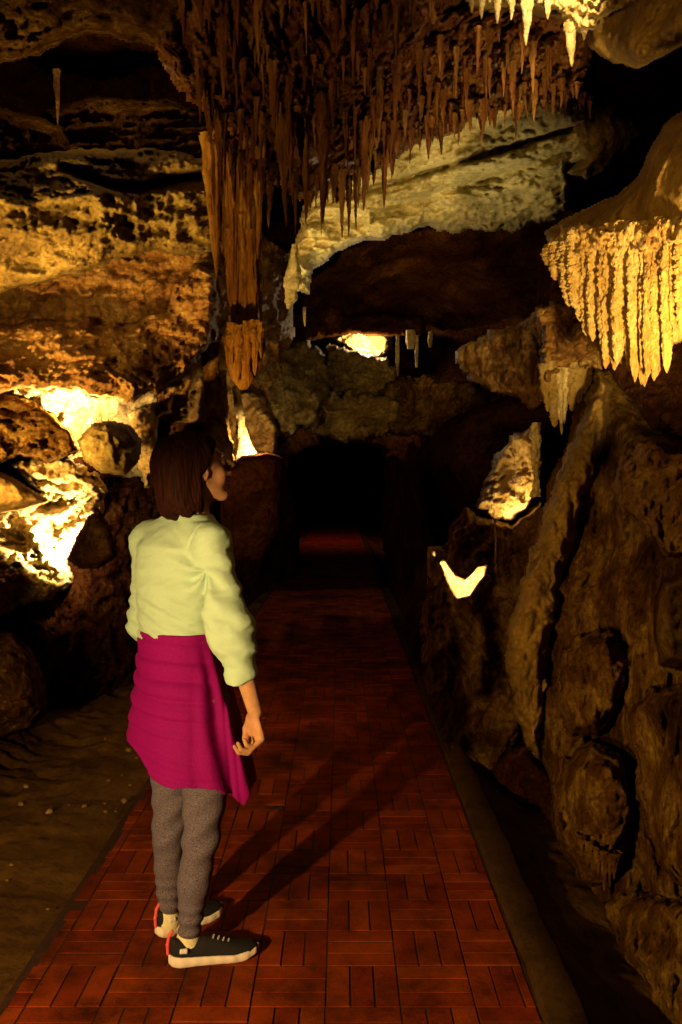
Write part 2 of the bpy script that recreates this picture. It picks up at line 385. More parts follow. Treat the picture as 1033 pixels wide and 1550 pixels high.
# pale grey arch
def arch_x(gx, gy, pos):
    cr = np.exp(-((gy-(330-.33*(gx-560)))/9)**2)*(gx > 560)*.14
    cr2 = np.exp(-((gy-(287-.30*(gx-560)))/5)**2)*.22
    return cr+cr2
relief('rock_arch', [(466, 440), (474, 405), (500, 385), (560, 362), (640, 345), (700, 350), (780, 345), (842, 335), (858, 300), (866, 255), (905, 235), (900, 170), (850, 140), (700, 160), (560, 230), (470, 300), (440, 380), (430, 440)],
       [(455, 430, 6.4), (480, 390, 6.5), (560, 330, 6.3), (560, 260, 6.0), (700, 250, 5.6), (700, 340, 6.6), (840, 330, 6.2), (860, 180, 4.9), (700, 170, 5.1)], M['grey'],
       [('fbm', .20, (1.2, 1.2, 4), 3), ('ridge', .15, (1.8, 1.8, 9), 5), ('billow', .045, (9, 9, 18), 3)], (22, .35), (9, .025), cell=2.2, extra=arch_x,
       label='pale grey layered rock arch rising to the right above the dark vault', cat='rock arch')
relief('rock_shoulder', [(858, 262), (880, 240), (868, 205), (850, 150), (880, 120), (940, 160), (972, 200), (955, 228), (920, 252), (888, 268), (880, 264)],
       [(900, 200, 4.9), (960, 200, 5.1), (870, 240, 4.9)], M['olive'], SOFT, (35, .35), (3, .03), cell=2.6, label='smooth olive rock shoulder at the right end of the pale arch', cat='rock')
# brown curtain ceiling mass
relief('curtain_ceiling', [(225, -260), (1150, -260), (1150, -30), (905, 60), (900, 165), (840, 150), (760, 165), (690, 195), (620, 225), (560, 255), (520, 275), (450, 290), (400, 270), (350, 255), (330, 200), (275, 130), (240, 70)],
       [(250, -200, 3.9), (250, 50, 4.3), (340, 230, 4.9), (520, -100, 3.7), (520, 100, 4.1), (520, 260, 4.9), (700, 0, 3.9), (700, 180, 4.7), (880, 140, 4.5), (900, -100, 3.6), (1140, -100, 3.2)], M['curtain'],
       FLUTE, (45, .5), (16, .02), cell=3, label='brown dripstone ceiling hung with streaked curtains across the cavern', cat='cave ceiling', kind='structure')
# upper left
relief('ceiling_brow', [(-300, -260), (300, -260), (300, 20), (275, 75), (200, 60), (130, 48), (60, 75), (0, 95), (-300, 160)],
       [(-200, -100, 3.6), (0, 60, 4.4), (150, 30, 4.4), (280, 40, 4.4), (150, -200, 3.6)], M['umber'], CR, (40, .45), (10, .02), label='low brown ceiling brow over the dark upper left hollow', cat='cave ceiling', kind='structure')
relief('rock_slab', [(70, 170), (150, 150), (250, 150), (330, 190), (345, 260), (300, 262), (200, 235), (90, 235)], [(90, 200, 6.5), (300, 200, 6.2)], M['umber'], STRATA, (20, .3), label='dim layered slab in the dark hollow at upper left', cat='rock slab')
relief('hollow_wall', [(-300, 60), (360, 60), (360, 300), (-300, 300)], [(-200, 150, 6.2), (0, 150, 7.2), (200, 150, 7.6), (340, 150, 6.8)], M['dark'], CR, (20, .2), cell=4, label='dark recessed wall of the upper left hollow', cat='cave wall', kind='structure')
relief('rock_ledge', [(-300, 190), (-60, 172), (0, 165), (50, 175), (95, 190), (110, 232), (60, 246), (-300, 246)], [(-100, 200, 5.9), (80, 200, 6.0)], M['umber'], CR, (25, .4), (5, .03), label='brown rock hump on the far left behind the yellow ledge', cat='rock ledge')
relief('layered_ledge', [(-300, 255), (0, 246), (60, 232), (150, 228), (240, 226), (310, 238), (345, 262), (352, 330), (330, 372), (285, 385), (230, 372), (180, 392), (120, 412), (60, 425), (0, 440), (-300, 455)],
       [(-300, 300, 4.6), (0, 250, 5.3), (0, 300, 4.9), (0, 420, 5.2), (150, 240, 5.5), (150, 300, 5.1), (300, 250, 5.6), (340, 330, 5.5), (200, 370, 5.3)], M['olive'],
       [('fbm', .22, (1, 1, 2.4), 3), ('ridge', .12, (2.5, 2.5, 6), 4), ('ridge', .05, (9, 9, 4), 3), ('billow', .03, (14, 14, 14), 3)], (14, .45), (7, .025), cell=2.6,
       extra=lambda gx, gy, pos: .38*np.exp(-((gy-(262+.09*(gx-100)-14*np.sin(gx/40)))/7.)**2)*np.clip((gx-85)/15, 0, 1)*np.clip((330-gx)/30, 0, 1),
       label='olive yellow layered rock ledge on the left wall with a dark horizontal crack', cat='rock ledge')
relief('undercut_wall', [(-300, 400), (0, 400), (350, 330), (440, 380), (440, 640), (200, 640), (-300, 640)], [(-200, 470, 5.6), (0, 450, 6.2), (200, 430, 6.4), (330, 450, 6.5), (430, 500, 8), (430, 620, 8), (200, 610, 6.3), (0, 600, 6.0)],
       M['ochre'], CRUST, (15, .2), cell=3, label='shadowed crusty rock wall under the yellow left ledge', cat='cave wall', kind='structure')
relief('crusty_ledge', [(-300, 498), (0, 492), (40, 486), (110, 482), (190, 492), (250, 470), (262, 425), (300, 400), (330, 412), (335, 470), (320, 520), (290, 560), (240, 592), (200, 606), (150, 596), (60, 586), (0, 592), (-300, 600)],
       [(-200, 540, 4.6), (0, 495, 5.6), (0, 560, 5.15), (150, 490, 5.8), (150, 575, 5.2), (300, 430, 6.0), (250, 560, 5.7)], M['ochre'], CRUST, (18, .45), (9, .03), cell=2.5,
       label='crusty orange rock ledge lit from below on the left wall', cat='rock ledge')
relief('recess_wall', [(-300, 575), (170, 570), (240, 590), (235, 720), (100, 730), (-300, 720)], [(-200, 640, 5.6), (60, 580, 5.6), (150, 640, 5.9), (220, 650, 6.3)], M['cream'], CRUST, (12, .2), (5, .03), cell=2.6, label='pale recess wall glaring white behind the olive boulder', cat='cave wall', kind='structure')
relief('sloping_slab', [(-300, 590), (0, 594), (40, 600), (75, 622), (108, 655), (116, 682), (95, 690), (70, 700), (30, 690), (0, 700), (-300, 720)],
       [(-200, 650, 4.5), (0, 600, 5.35), (0, 680, 4.85), (100, 670, 5.1)], M['umber'], [('fbm', .12, (1.5, 1.5, 2), 3), ('ridge', .10, (5, 5, 9), 4), ('billow', .03, (16, 16, 16), 3)], (16, .35), (5, .04), cell=2.5,
       label='dark sloping slab at the left edge between the two glaring patches', cat='rock slab')
# centre far rocks
relief('rock_outcrop', [(370, 600), (383, 560), (420, 528), (465, 516), (492, 540), (500, 590), (480, 640), (440, 655), (395, 640)], [(380, 600, 7.7), (480, 540, 8.3)], M['dun'], CRAG, (9, .3), (14, .035), cell=2.2,
       label='dim olive ledge left over the dark passage mouth, below the pale arch end', cat='rock outcrop')
relief('rock_outcrop', [(488, 545), (505, 522), (545, 530), (580, 542), (606, 568), (600, 600), (560, 612), (515, 604), (490, 585)], [(500, 540, 8.9), (590, 580, 8.7)], M['dun'], CRAG, (7, .25), (12, .045), cell=2.2,
       label='broken grey ledge directly under the small glowing far shelf', cat='rock outcrop')
relief('rock_outcrop', [(462, 598), (520, 592), (570, 600), (606, 606), (600, 648), (560, 662), (505, 668), (470, 652)], [(470, 620, 8.5), (600, 640, 8.2)], M['dun'], CRAG, (8, .25), (12, .045), cell=2.2,
       label='low brown rock step just above the passage mouth, under the grey ledge', cat='rock outcrop')
relief('rock_shelf', [(502, 512), (520, 506), (560, 502), (592, 506), (590, 530), (575, 542), (545, 538), (525, 524)], [(510, 510, 9.6), (590, 520, 9.8)], M['cream'], CRUST, (6, .2), (3, .06), cell=1.8, label='small far shelf glowing yellow above the passage', cat='rock shelf')
relief('roof_slab', [(440, 470), (640, 480), (640, 506), (590, 508), (540, 503), (500, 510), (440, 520)], [(540, 500, 9.2)], M['dark'], CR, (8, .2), (4, .04), cell=2.6, label='dark roof slab over the far yellow shelf', cat='rock slab')
relief('brown_boulder_bank', [(575, 590), (610, 570), (660, 572), (712, 580), (760, 600), (800, 620), (760, 645), (700, 665), (640, 662), (585, 655)], [(600, 600, 8.4), (700, 620, 7.6), (790, 620, 6.8)], M['umber'], CRAG, (10, .3), (10, .035), cell=2.4, label='dim brown rock bank right of the far outcrop', cat='rock outcrop')
relief('passage_roof', [(380, 655), (440, 640), (520, 652), (600, 640), (720, 640), (760, 700), (700, 760), (600, 700), (560, 672), (520, 668), (470, 672), (445, 700), (430, 720), (380, 720)], [(400, 690, 8.5), (520, 660, 11), (640, 680, 9), (740, 700, 7)], M['dark'], CR, (14, .3), (16, .03), cell=3, label='dark rock lintel over the passage mouth', cat='cave ceiling', kind='structure')
# left lower wall
relief('cave_wall', [(-300, 680), (60, 690), (140, 690), (215, 640), (300, 600), (350, 600), (390, 640), (430, 690), (450, 760), (452, 900), (430, 960), (380, 1000), (220, 1030), (60, 1130), (-300, 1250)],
       [(-200, 800, 4.4), (0, 720, 5.5), (0, 860, 5.2), (0, 1100, 5.0), (110, 720, 5.6), (120, 900, 5.7), (220, 660, 6.6), (220, 1000, 6.6), (330, 640, 7.4), (330, 950, 8.4), (430, 720, 10.5), (445, 900, 14)], M['dark'],
       CRUST, (14, .4), (6, .03), cell=2.8, label='dark red brown lower left wall behind the visitor', cat='cave wall', kind='structure')
relief('cave_wall', [(380, 700), (449, 720), (452, 880), (447, 935), (380, 980)], [(380, 800, 10), (445, 720, 14), (450, 900, 16)], M['dark'], CR, (6, .3), (1, .03), cell=3, label='dark left side wall of the passage beyond', cat='cave wall', kind='structure')
relief('crusty_bank', [(-300, 740), (0, 735), (20, 760), (60, 745), (30, 720), (10, 700), (60, 690), (110, 695), (150, 715), (162, 745), (150, 790), (128, 815), (105, 850), (110, 880), (80, 905), (40, 915), (0, 935), (-300, 960)],
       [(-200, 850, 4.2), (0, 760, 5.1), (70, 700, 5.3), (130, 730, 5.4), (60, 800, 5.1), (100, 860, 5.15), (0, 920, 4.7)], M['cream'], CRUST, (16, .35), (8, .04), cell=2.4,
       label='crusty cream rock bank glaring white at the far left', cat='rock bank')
def boulder(name, poly, d, mat, label, cat='boulder', rnd=(22, .25), edge=(2, .03), noise=None, ctrl=None, group=None, extra=None):
    return relief(name, poly, ctrl or [(poly[0][0], poly[0][1], d)], mat, noise or [('fbm', .05, (3, 3, 3), 3), ('ridge', .03, (8, 8, 9), 3)], rnd, edge, cell=2.2, drop=.28, label=label, cat=cat, group=group, extra=extra)
boulder('boulder', [(118, 668), (140, 643), (165, 638), (196, 645), (214, 668), (208, 700), (190, 716), (155, 714), (130, 696)], 4.75, M['olive'], 'angular olive boulder shielding the upper glaring patch on the left', rnd=(8, .12), extra=lambda gx, gy, pos: .0045*np.clip(gx-168-.25*(gy-680), 0, 99)+.004*np.clip(662-gy, 0, 99)+.003*np.clip(gy-700, 0, 99))
boulder('boulder', [(104, 846), (118, 812), (134, 782), (150, 776), (168, 800), (176, 840), (150, 858), (120, 858)], 4.5, M['umber'], 'dark triangular boulder beside the lower glaring patch on the left', rnd=(22, .15))
boulder('boulder', [(-120, 940), (-20, 950), (20, 958), (48, 985), (66, 1030), (70, 1075), (48, 1100), (0, 1118), (-120, 1180)], 4.35, M['umber'], 'rounded brown boulder on the ground at the left edge', rnd=(45, .5), noise=CR)
boulder('boulder', [(20, 725), (-30, 700), (-120, 700), (-120, 780), (0, 778), (40, 770), (72, 758)], 4.7, M['smooth'], 'smooth brown rock wedge between pale crusts at the left edge')
boulder('boulder', [(345, 712), (368, 690), (405, 684), (428, 694), (432, 740), (425, 800), (400, 850), (350, 850), (335, 780)], 6.2, M['dark'], 'low brown boulder at the foot of the thin lit column')
relief('column_alcove', [(330, 590), (360, 580), (400, 600), (420, 650), (415, 700), (380, 715), (335, 705), (318, 660)], [(340, 640, 7.4), (400, 650, 7.3)], M['ochre'], CRUST, (10, .3), (4, .04), cell=2.4, label='lit alcove behind the thin column at the visitor head', cat='rock alcove')
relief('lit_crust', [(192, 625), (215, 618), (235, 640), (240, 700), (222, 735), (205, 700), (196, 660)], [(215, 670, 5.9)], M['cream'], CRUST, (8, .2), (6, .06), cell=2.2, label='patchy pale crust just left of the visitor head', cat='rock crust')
# right middle
relief('hanging_bulge', [(692, 548), (700, 524), (740, 508), (790, 490), (830, 450), (838, 400), (870, 400), (900, 470), (915, 520), (905, 560), (860, 592), (828, 612), (812, 618), (780, 600), (745, 590), (712, 576)],
       [(700, 540, 6.3), (760, 540, 5.8), (850, 540, 5.0), (850, 440, 4.9), (900, 540, 4.6)], M['ochre'], [('fbm', .16, (2, 2, 1.4), 3), ('ridge', .09, (8, 8, 2.6), 4), ('worley', .05, (12, 12, 14), 1), ('billow', .03, (20, 20, 16), 2)], (16, .3), (9, .04), cell=2.2,
       label='ochre hanging rock bulge with flowstone ribs at right of the dark passage', cat='flowstone')
relief('cave_wall', [(586, 660), (640, 640), (760, 600), (900, 600), (900, 1250), (700, 1230), (650, 1100), (600, 960), (582, 820)],
       [(590, 700, 13), (590, 900, 12), (640, 700, 8), (650, 950, 7), (760, 640, 6.4), (760, 900, 5.8), (860, 900, 5.2), (750, 1180, 5.0)], M['dark'], CR, (14, .5), (6, .02), cell=3.2,
       label='dark right side wall of the passage', cat='cave wall', kind='structure')
relief('lit_slab', [(722, 765), (735, 735), (752, 690), (775, 662), (800, 650), (812, 640), (820, 700), (814, 745), (797, 768), (775, 788), (745, 786)], [(730, 760, 5.3), (810, 660, 4.95), (800, 740, 5.0), (760, 700, 5.5)], M['drape'],
       [('fbm', .10, (3, 3, 3), 3), ('ridge', .07, (6, 6, 11), 4), ('billow', .02, (20, 20, 22), 3)], (9, .2), (6, .05), cell=2, label='slanting pale slab lit from below on the right wall', cat='rock slab')
HEART = [(667, 851), (674, 850), (690, 872), (704, 878), (716, 866), (722, 858), (738, 855), (734, 872), (722, 886), (712, 902), (692, 906), (682, 888)]
relief('niche_rock', [(645, 905), (655, 862), (685, 800), (705, 770), (745, 785), (775, 795), (820, 760), (850, 800), (850, 1000), (800, 1080), (770, 1150), (740, 1190), (700, 1195), (668, 1120), (640, 1010), (640, 950)],
       [(650, 900, 5.3), (650, 1050, 5.2), (720, 800, 5.2), (700, 900, 4.95), (760, 900, 4.8), (840, 850, 4.5), (720, 1100, 4.7), (800, 1000, 4.6)], M['umber'], [('fbm', .22, (1.6, 1.6, 1.9), 3), ('ridge', .09, (4, 4, 5), 4), ('billow', .04, (12, 12, 13), 3)], (16, .4), (9, .03), cell=2.2,
       extra=lambda gx, gy, pos: .75*np.clip((poly_sd(gx, gy, HEART)+1)/3., 0, 1),
       label='red brown rock on the right with a glowing heart shaped niche', cat='rock outcrop')
relief('niche_glow_backing', [(650, 830), (750, 830), (750, 920), (650, 920)], [(700, 880, 5.42)], M['cream'], [('fbm', .04, (5, 5, 5), 3), ('billow', .02, (20, 20, 20), 2)], (5, .1), (2, .05), cell=2.2, drop=.2, label='pale backing added inside the heart shaped niche to whiten its lamp glow', cat='calcite')  # cream surface added so the lit niche reads white; the glow is helped by colour
# near right wall
relief('cave_wall', [(905, 560), (925, 556), (950, 590), (985, 650), (1060, 680), (1350, 690), (1350, 1800), (1010, 1800), (985, 1640), (960, 1480), (905, 1400), (870, 1330), (838, 1240), (833, 1170), (800, 1130), (778, 1070), (768, 1000), (775, 940), (795, 870), (815, 790), (850, 690), (880, 610)],
       [(900, 590, 4.0), (960, 680, 3.5), (830, 800, 4.0), (780, 1000, 3.95), (860, 900, 3.65), (950, 850, 3.4), (1033, 800, 3.0), (1033, 1000, 2.85), (860, 1100, 3.6), (850, 1250, 3.5), (950, 1250, 3.1), (1033, 1300, 2.75), (950, 1450, 3.1), (1033, 1540, 2.8), (1300, 1000, 1.9), (1300, 1500, 1.8), (1300, 750, 2.1)], M['umber'],
       [('fbm', .26, (1.8, 1.8, 1.2), 3), ('ridge', -.07, (3.6, 3.6, 2.2), 4), ('fbm', .07, (7, 7, 4.2), 4), ('billow', .03, (14, 14, 8), 3), ('fbm', .02, (32, 32, 22), 3)], (40, .45), (9, .015), cell=2.6,
       extra=lambda gx, gy, pos: -.16*np.exp(-((gx-(905-(gy-600)*.30))/26.)**2)*np.clip((1010-gy)/200, 0, 1),
       label='near right wall of brown flowstone bulging over the path', cat='cave wall', kind='structure')
LOBE = [('fbm', .14, (2.2, 2.2, 1.5), 3), ('fbm', .06, (6, 6, 3.6), 4), ('billow', .035, (12, 12, 6), 3), ('fbm', .018, (30, 30, 20), 3)]
relief('flowstone_ridge', [(905, 560), (930, 580), (915, 690), (880, 790), (852, 890), (835, 1000), (826, 1090), (818, 1148), (798, 1125), (778, 1070), (768, 1000), (775, 940), (795, 870), (825, 775), (862, 680)],
       [(910, 580, 3.75), (870, 750, 3.6), (800, 950, 3.55), (800, 1120, 3.6)], M['smooth'], LOBE, (26, .3), (9, .03), cell=2.2, drop=.4, label='long slanting brown flowstone ridge ending in a pointed lobe beside the path', cat='flowstone')
relief('flowstone_lobe', [(834, 1190), (852, 1150), (895, 1120), (950, 1140), (975, 1210), (950, 1300), (925, 1350), (880, 1335), (848, 1280)],
       [(840, 1200, 3.2), (900, 1200, 2.95), (960, 1220, 2.9), (900, 1330, 3.0)], M['umber'], LOBE, (44, .4), (9, .03), cell=2.2, drop=.4, label='bulging olive brown flowstone lobe hanging low over the kerb', cat='flowstone')
relief('flowstone_lobe', [(950, 1080), (985, 1040), (1040, 1030), (1200, 1060), (1200, 1330), (1060, 1360), (1000, 1320), (965, 1220)],
       [(960, 1150, 2.8), (1033, 1150, 2.5), (1190, 1200, 2.1)], M['umber'], LOBE, (40, .35), (9, .03), cell=2.2, drop=.4, label='broad flowstone lobe at the right edge below the rounded boulder', cat='flowstone')
relief('flowstone_lobe', [(905, 1365), (960, 1340), (1010, 1345), (1090, 1370), (1240, 1400), (1240, 1800), (1050, 1800), (1010, 1620), (975, 1500), (930, 1440)],
       [(930, 1390, 2.95), (1033, 1420, 2.55), (1040, 1600, 2.5), (1200, 1500, 2.1)], M['umber'], LOBE, (36, .35), (10, .03), cell=2.2, drop=.4, label='lowest flowstone lobe at the bottom right corner', cat='flowstone')
relief('flowstone_lobe', [(840, 1010), (870, 960), (925, 950), (960, 1000), (945, 1080), (905, 1120), (862, 1110), (842, 1070)],
       [(850, 1030, 3.35), (940, 1030, 3.1)], M['umber'], LOBE, (34, .3), (9, .04), cell=2.2, drop=.4, label='small flowstone lobe between the slanting ridge and the boulder', cat='flowstone')
relief('gutter_rock', [(735, 1150), (800, 1120), (900, 1250), (1000, 1400), (1150, 1500), (1200, 1800), (960, 1800), (905, 1560), (860, 1450), (800, 1300), (750, 1220)], [(760, 1180, 4.5), (900, 1400, 3.6), (1000, 1600, 3.0)], M['dark'], CR, (20, .3), (8, .02), cell=3.4, label='dark low rock rising from the gutter beside the kerb', cat='cave wall', kind='structure')
boulder('boulder', [(992, 905), (1002, 878), (1030, 866), (1100, 870), (1150, 930), (1140, 1020), (1040, 1016), (1000, 1006), (992, 960)], 2.42, M['umber'], 'rounded olive boulder stuck on the wall at the right edge', rnd=(26, .18), noise=[('fbm', .04, (4, 4, 4), 3), ('ridge', .02, (12, 12, 12), 3)])
relief('knobbly_cluster', [(930, 745), (935, 700), (955, 678), (985, 668), (1015, 690), (1060, 690), (1150, 720), (1150, 860), (1010, 845), (975, 800), (945, 775)], [(940, 720, 3.05), (1033, 760, 2.72), (1150, 780, 2.4)], M['ochre'],
       [('fbm', .05, (4, 4, 4), 2), ('worley', .11, (16, 16, 16), 1), ('billow', .02, (34, 34, 34), 2)], (22, .22), (7, .05), cell=2, drop=.3, label='knobbly cluster of wet cave popcorn on the right wall', cat='cave popcorn')
# right top: smooth bulb over the drapery, ledge at top right
relief('smooth_bulb', [(826, 352), (850, 335), (890, 318), (935, 298), (968, 270), (985, 225), (1008, 190), (1040, 165), (1120, 130), (1350, 100), (1350, 420), (1040, 400), (980, 385), (920, 372), (870, 378), (835, 378)],
       [(840, 355, 3.55), (940, 330, 3.25), (1033, 300, 2.8), (1033, 190, 2.95), (1200, 300, 2.4)], M['smooth'], SOFT, (40, .4), (3, .02), cell=2.6, label='smooth brown rock bulb swelling above the golden drapery', cat='flowstone')
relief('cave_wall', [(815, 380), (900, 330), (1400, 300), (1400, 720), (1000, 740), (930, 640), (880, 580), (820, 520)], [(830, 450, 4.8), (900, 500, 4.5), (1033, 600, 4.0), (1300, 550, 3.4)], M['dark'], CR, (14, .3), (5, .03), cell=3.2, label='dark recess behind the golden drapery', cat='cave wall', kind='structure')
relief('rock_ledge', [(690, -200), (1300, -200), (1300, 20), (1033, 70), (990, 92), (965, 105), (930, 95), (895, 70), (880, 40), (800, 25), (740, 20), (705, 5)], [(700, 0, 3.9), (800, -20, 3.6), (890, 30, 3.4), (960, 60, 3.0), (1033, 40, 2.7), (1250, 0, 2.2), (900, -200, 3.3)],
       M['smooth'], CR[:2]+[('billow', .025, (16, 16, 14), 3)], (35, .45), (5, .03), cell=2.6, label='smooth rock ledge at the top right with a bright lit upper lip', cat='rock ledge')
#@@STALACTITES
def drip_mesh(seed, knob=.0, flute=.12, taper=1.0, nseg=40, nr=14, tipr=.12, kf=11, root=0.0):
    """unit stalactite: hangs from z=0 to z=-1, radius about 1"""
    th = np.linspace(0, 2*np.pi, nr, endpoint=False); s = np.linspace(0, 1, nseg)
    T, Sx = np.meshgrid(th, s, indexing='ij')
    r = (1-Sx**(1.3*taper))*(1-tipr)+tipr; r *= np.sqrt(np.clip((1-Sx)*18, 0, 1)); r = r+root*np.exp(-Sx*9)
    q = np.stack([np.cos(T)*1.0, np.sin(T)*1.0, Sx*2.2], -1)
    r = r*(1+flute*fbm(q, (2.2, 2.2, .8), 3, seed=seed)*2.2+.10*np.sin(Sx*21+seed*3+2*fbm(q, (1, 1, 3), 2, seed=seed+4)))
    if knob: r = r*(1+knob*(.5-worley(np.stack([np.cos(T)*1.6, np.sin(T)*1.6, Sx*kf], -1), (1.1, 1.1, 1.4), seed)))
    bx = .35*fbm(np.stack([0*T, 0*T, Sx], -1), (1, 1, 1.7), 2, seed=seed+1); by = .35*fbm(np.stack([0*T+5, 0*T, Sx], -1), (1, 1, 1.7), 2, seed=seed+2)
    return np.stack([r*np.cos(T)+bx*Sx, r*np.sin(T)+by*Sx, -Sx+.03], -1), grid_faces(nr, nseg, True)[:, ::-1]
def variants(mat, n, **k):
    o = []
    for i in range(n):
        v, f = drip_mesh(random.random()*90, **k); o.append(mesh_obj('stalactite', v, f, mat, data_only=True))
    return o
V_brown = variants(M['curtain'], 9, flute=.5, knob=.7, root=.3)+variants(M['ribs'], 5, flute=.5, knob=.7, root=.3); V_gold = variants(M['drape'], 10, knob=.7, flute=.1, taper=3.6, nseg=130, nr=20, tipr=.3, kf=20)
V_cream = variants(M['cream'], 5, knob=.4, nseg=50)
V_grey = variants(M['ochre'], 5, knob=.3)
V_umber = variants(M['umber'], 5, flute=.5, knob=.5, root=.6)
V_broom = variants(M['broom'], 8, flute=.45, knob=.35, root=.4, taper=1.6, nseg=60, nr=24)
def drip(px, py0, py1, wpx, d, vs, label, cat='stalactite', group=None, parent=None, name='stalactite', sy=1.0):
    a = at(px, py0, d); b = at(px, py1, d); L = a[2]-b[2]; r = wpx/2*d/F_PX
    o = link(name, random.choice(vs), parent); o.location = a; o.scale = (r, r*sy, L); o.rotation_euler = (random.gauss(0, .02), random.gauss(0, .02), random.random()*6)
    return tag(o, label, cat, group)
def fringe(poly, n, ln, w, dfn, vs, label, group, jit=14):
    P = np.array(poly, float)
    seg = np.linalg.norm(np.diff(P, axis=0), axis=1); c = np.concatenate([[0], np.cumsum(seg)])
    for i in range(n):
        t = (i+random.random())/n*c[-1]; k = min(np.searchsorted(c, t)-1, len(seg)-1); k = max(k, 0); u = (t-c[k])/seg[k]
        x, y = P[k]+(P[k+1]-P[k])*u; x += random.gauss(0, 3); y += random.uniform(-jit, jit*.4)
        l = random.uniform(*ln)*random.choice((.6, 1, 1, 1.5)); drip(x, y, y+l, random.uniform(*w)*(.7+.3*l/ln[1]), dfn(x, y)+random.uniform(-.1, .1), vs, label, group=group)
cd = rbf([(250, 50, 4.1), (340, 230, 4.7), (520, -60, 3.55), (520, 100, 3.95), (520, 260, 4.75), (700, 0, 3.75), (700, 180, 4.55), (880, 140, 4.3), (900, -60, 3.4)])
G = 'stalactites of the brown ceiling curtain'
fringe([(300, 110), (350, 235), (400, 255), (450, 285), (520, 270), (560, 248), (600, 205)], 62, (20, 80), (5, 15), cd, V_brown, 'brown stalactite in the ragged lower left edge of the ceiling curtain', G, 24)
fringe([(590, 210), (690, 185), (760, 155), (840, 142), (895, 150)], 64, (12, 46), (4, 12), cd, V_brown, 'short brown stalactite fringing the top of the pale arch', G, 22)
fringe([(330, 60), (430, 120), (520, 130), (640, 110), (740, 80), (840, 90)], 58, (25, 80), (5, 14), lambda x, y: cd(x, y)-.06, V_brown, 'brown stalactite in the middle of the ceiling curtain', G, 50)
fringe([(280, -20), (420, -10), (560, 10), (680, -10)], 34, (40, 90), (6, 15), lambda x, y: cd(x, y)-.08, V_brown, 'brown stalactite at the top edge of the ceiling curtain', G, 40)
fringe([(360, 180), (450, 200), (540, 190), (640, 170), (700, 140)], 52, (25, 75), (5, 13), lambda x, y: cd(x, y)-.04, V_brown, 'slim brown stalactite low in the ceiling curtain', G, 40)
for (x, y0, y1, w, lab) in [(490, 150, 345, 22, 'longest brown stalactite hanging over the yellow end of the arch'), (553, 190, 325, 16, 'slim dark stalactite hanging before the left end of the pale arch'), (425, 180, 350, 20, 'thick brown stalactite right of the amber column'), (462, 200, 330, 14, 'thin brown stalactite between two thicker ones left of the arch')]:
    drip(x, y0, y1, w, float(cd(np.array(x*1.), np.array(y0*1.)))-.12, V_brown, lab)
drip(86, 108, 192, 11, 5.6, V_grey, 'lone thin stalactite in the dark upper left hollow')
# small stalactites under the top right ledge
for (x, y0, y1, w, lab) in [(714, -10, 22, 12, 'short cream stalactite leftmost under the bright top right lip'), (730, -10, 30, 14, 'stubby cream stalactite beside the leftmost one at top right'), (752, -6, 38, 15, 'medium cream stalactite under the bright lip at top right'), (775, -5, 32, 12, 'small cream stalactite left of the long pointed one'),
                            (797, -10, 70, 22, 'pointed cream stalactite with a bright tip at top right'), (830, -5, 30, 14, 'little stub between the two long top right stalactites'), (863, 10, 104, 26, 'longest amber stalactite under the top right ledge'), (885, 10, 62, 22, 'blunt cream stalactite touching the smooth top right rock')]:
    drip(x, y0, y1, w, 3.45, V_cream, lab, group='stalactites under the top right lip')
relief('bright_lip', [(690, -60), (700, 2), (740, 14), (800, 8), (840, 16), (880, 48), (905, 46), (905, 30), (960, 10), (1010, -5), (1020, -60)], [(700, 0, 3.7), (880, 30, 3.35), (960, 0, 3.0)], M['cream'], CRUST[2:], (10, .3), (4, .06), cell=2, drop=.3, label='crusty cream lip glowing bright along the top right edge', cat='rock lip')
for i, (x, y0, y1, w) in enumerate([(897, 1270, 1325, 12), (905, 1280, 1340, 11), (914, 1285, 1345, 12), (923, 1290, 1342, 12), (932, 1290, 1335, 10), (885, 1262, 1300, 10)]):
    drip(x+random.gauss(0, 3), y0, y1+random.gauss(0, 9), w*random.uniform(.8, 1.5), 2.66-.0005*(x-880), V_umber, 'stubby olive drip in the little fringe low on the near right wall', group='drip fringe low on the near right wall')
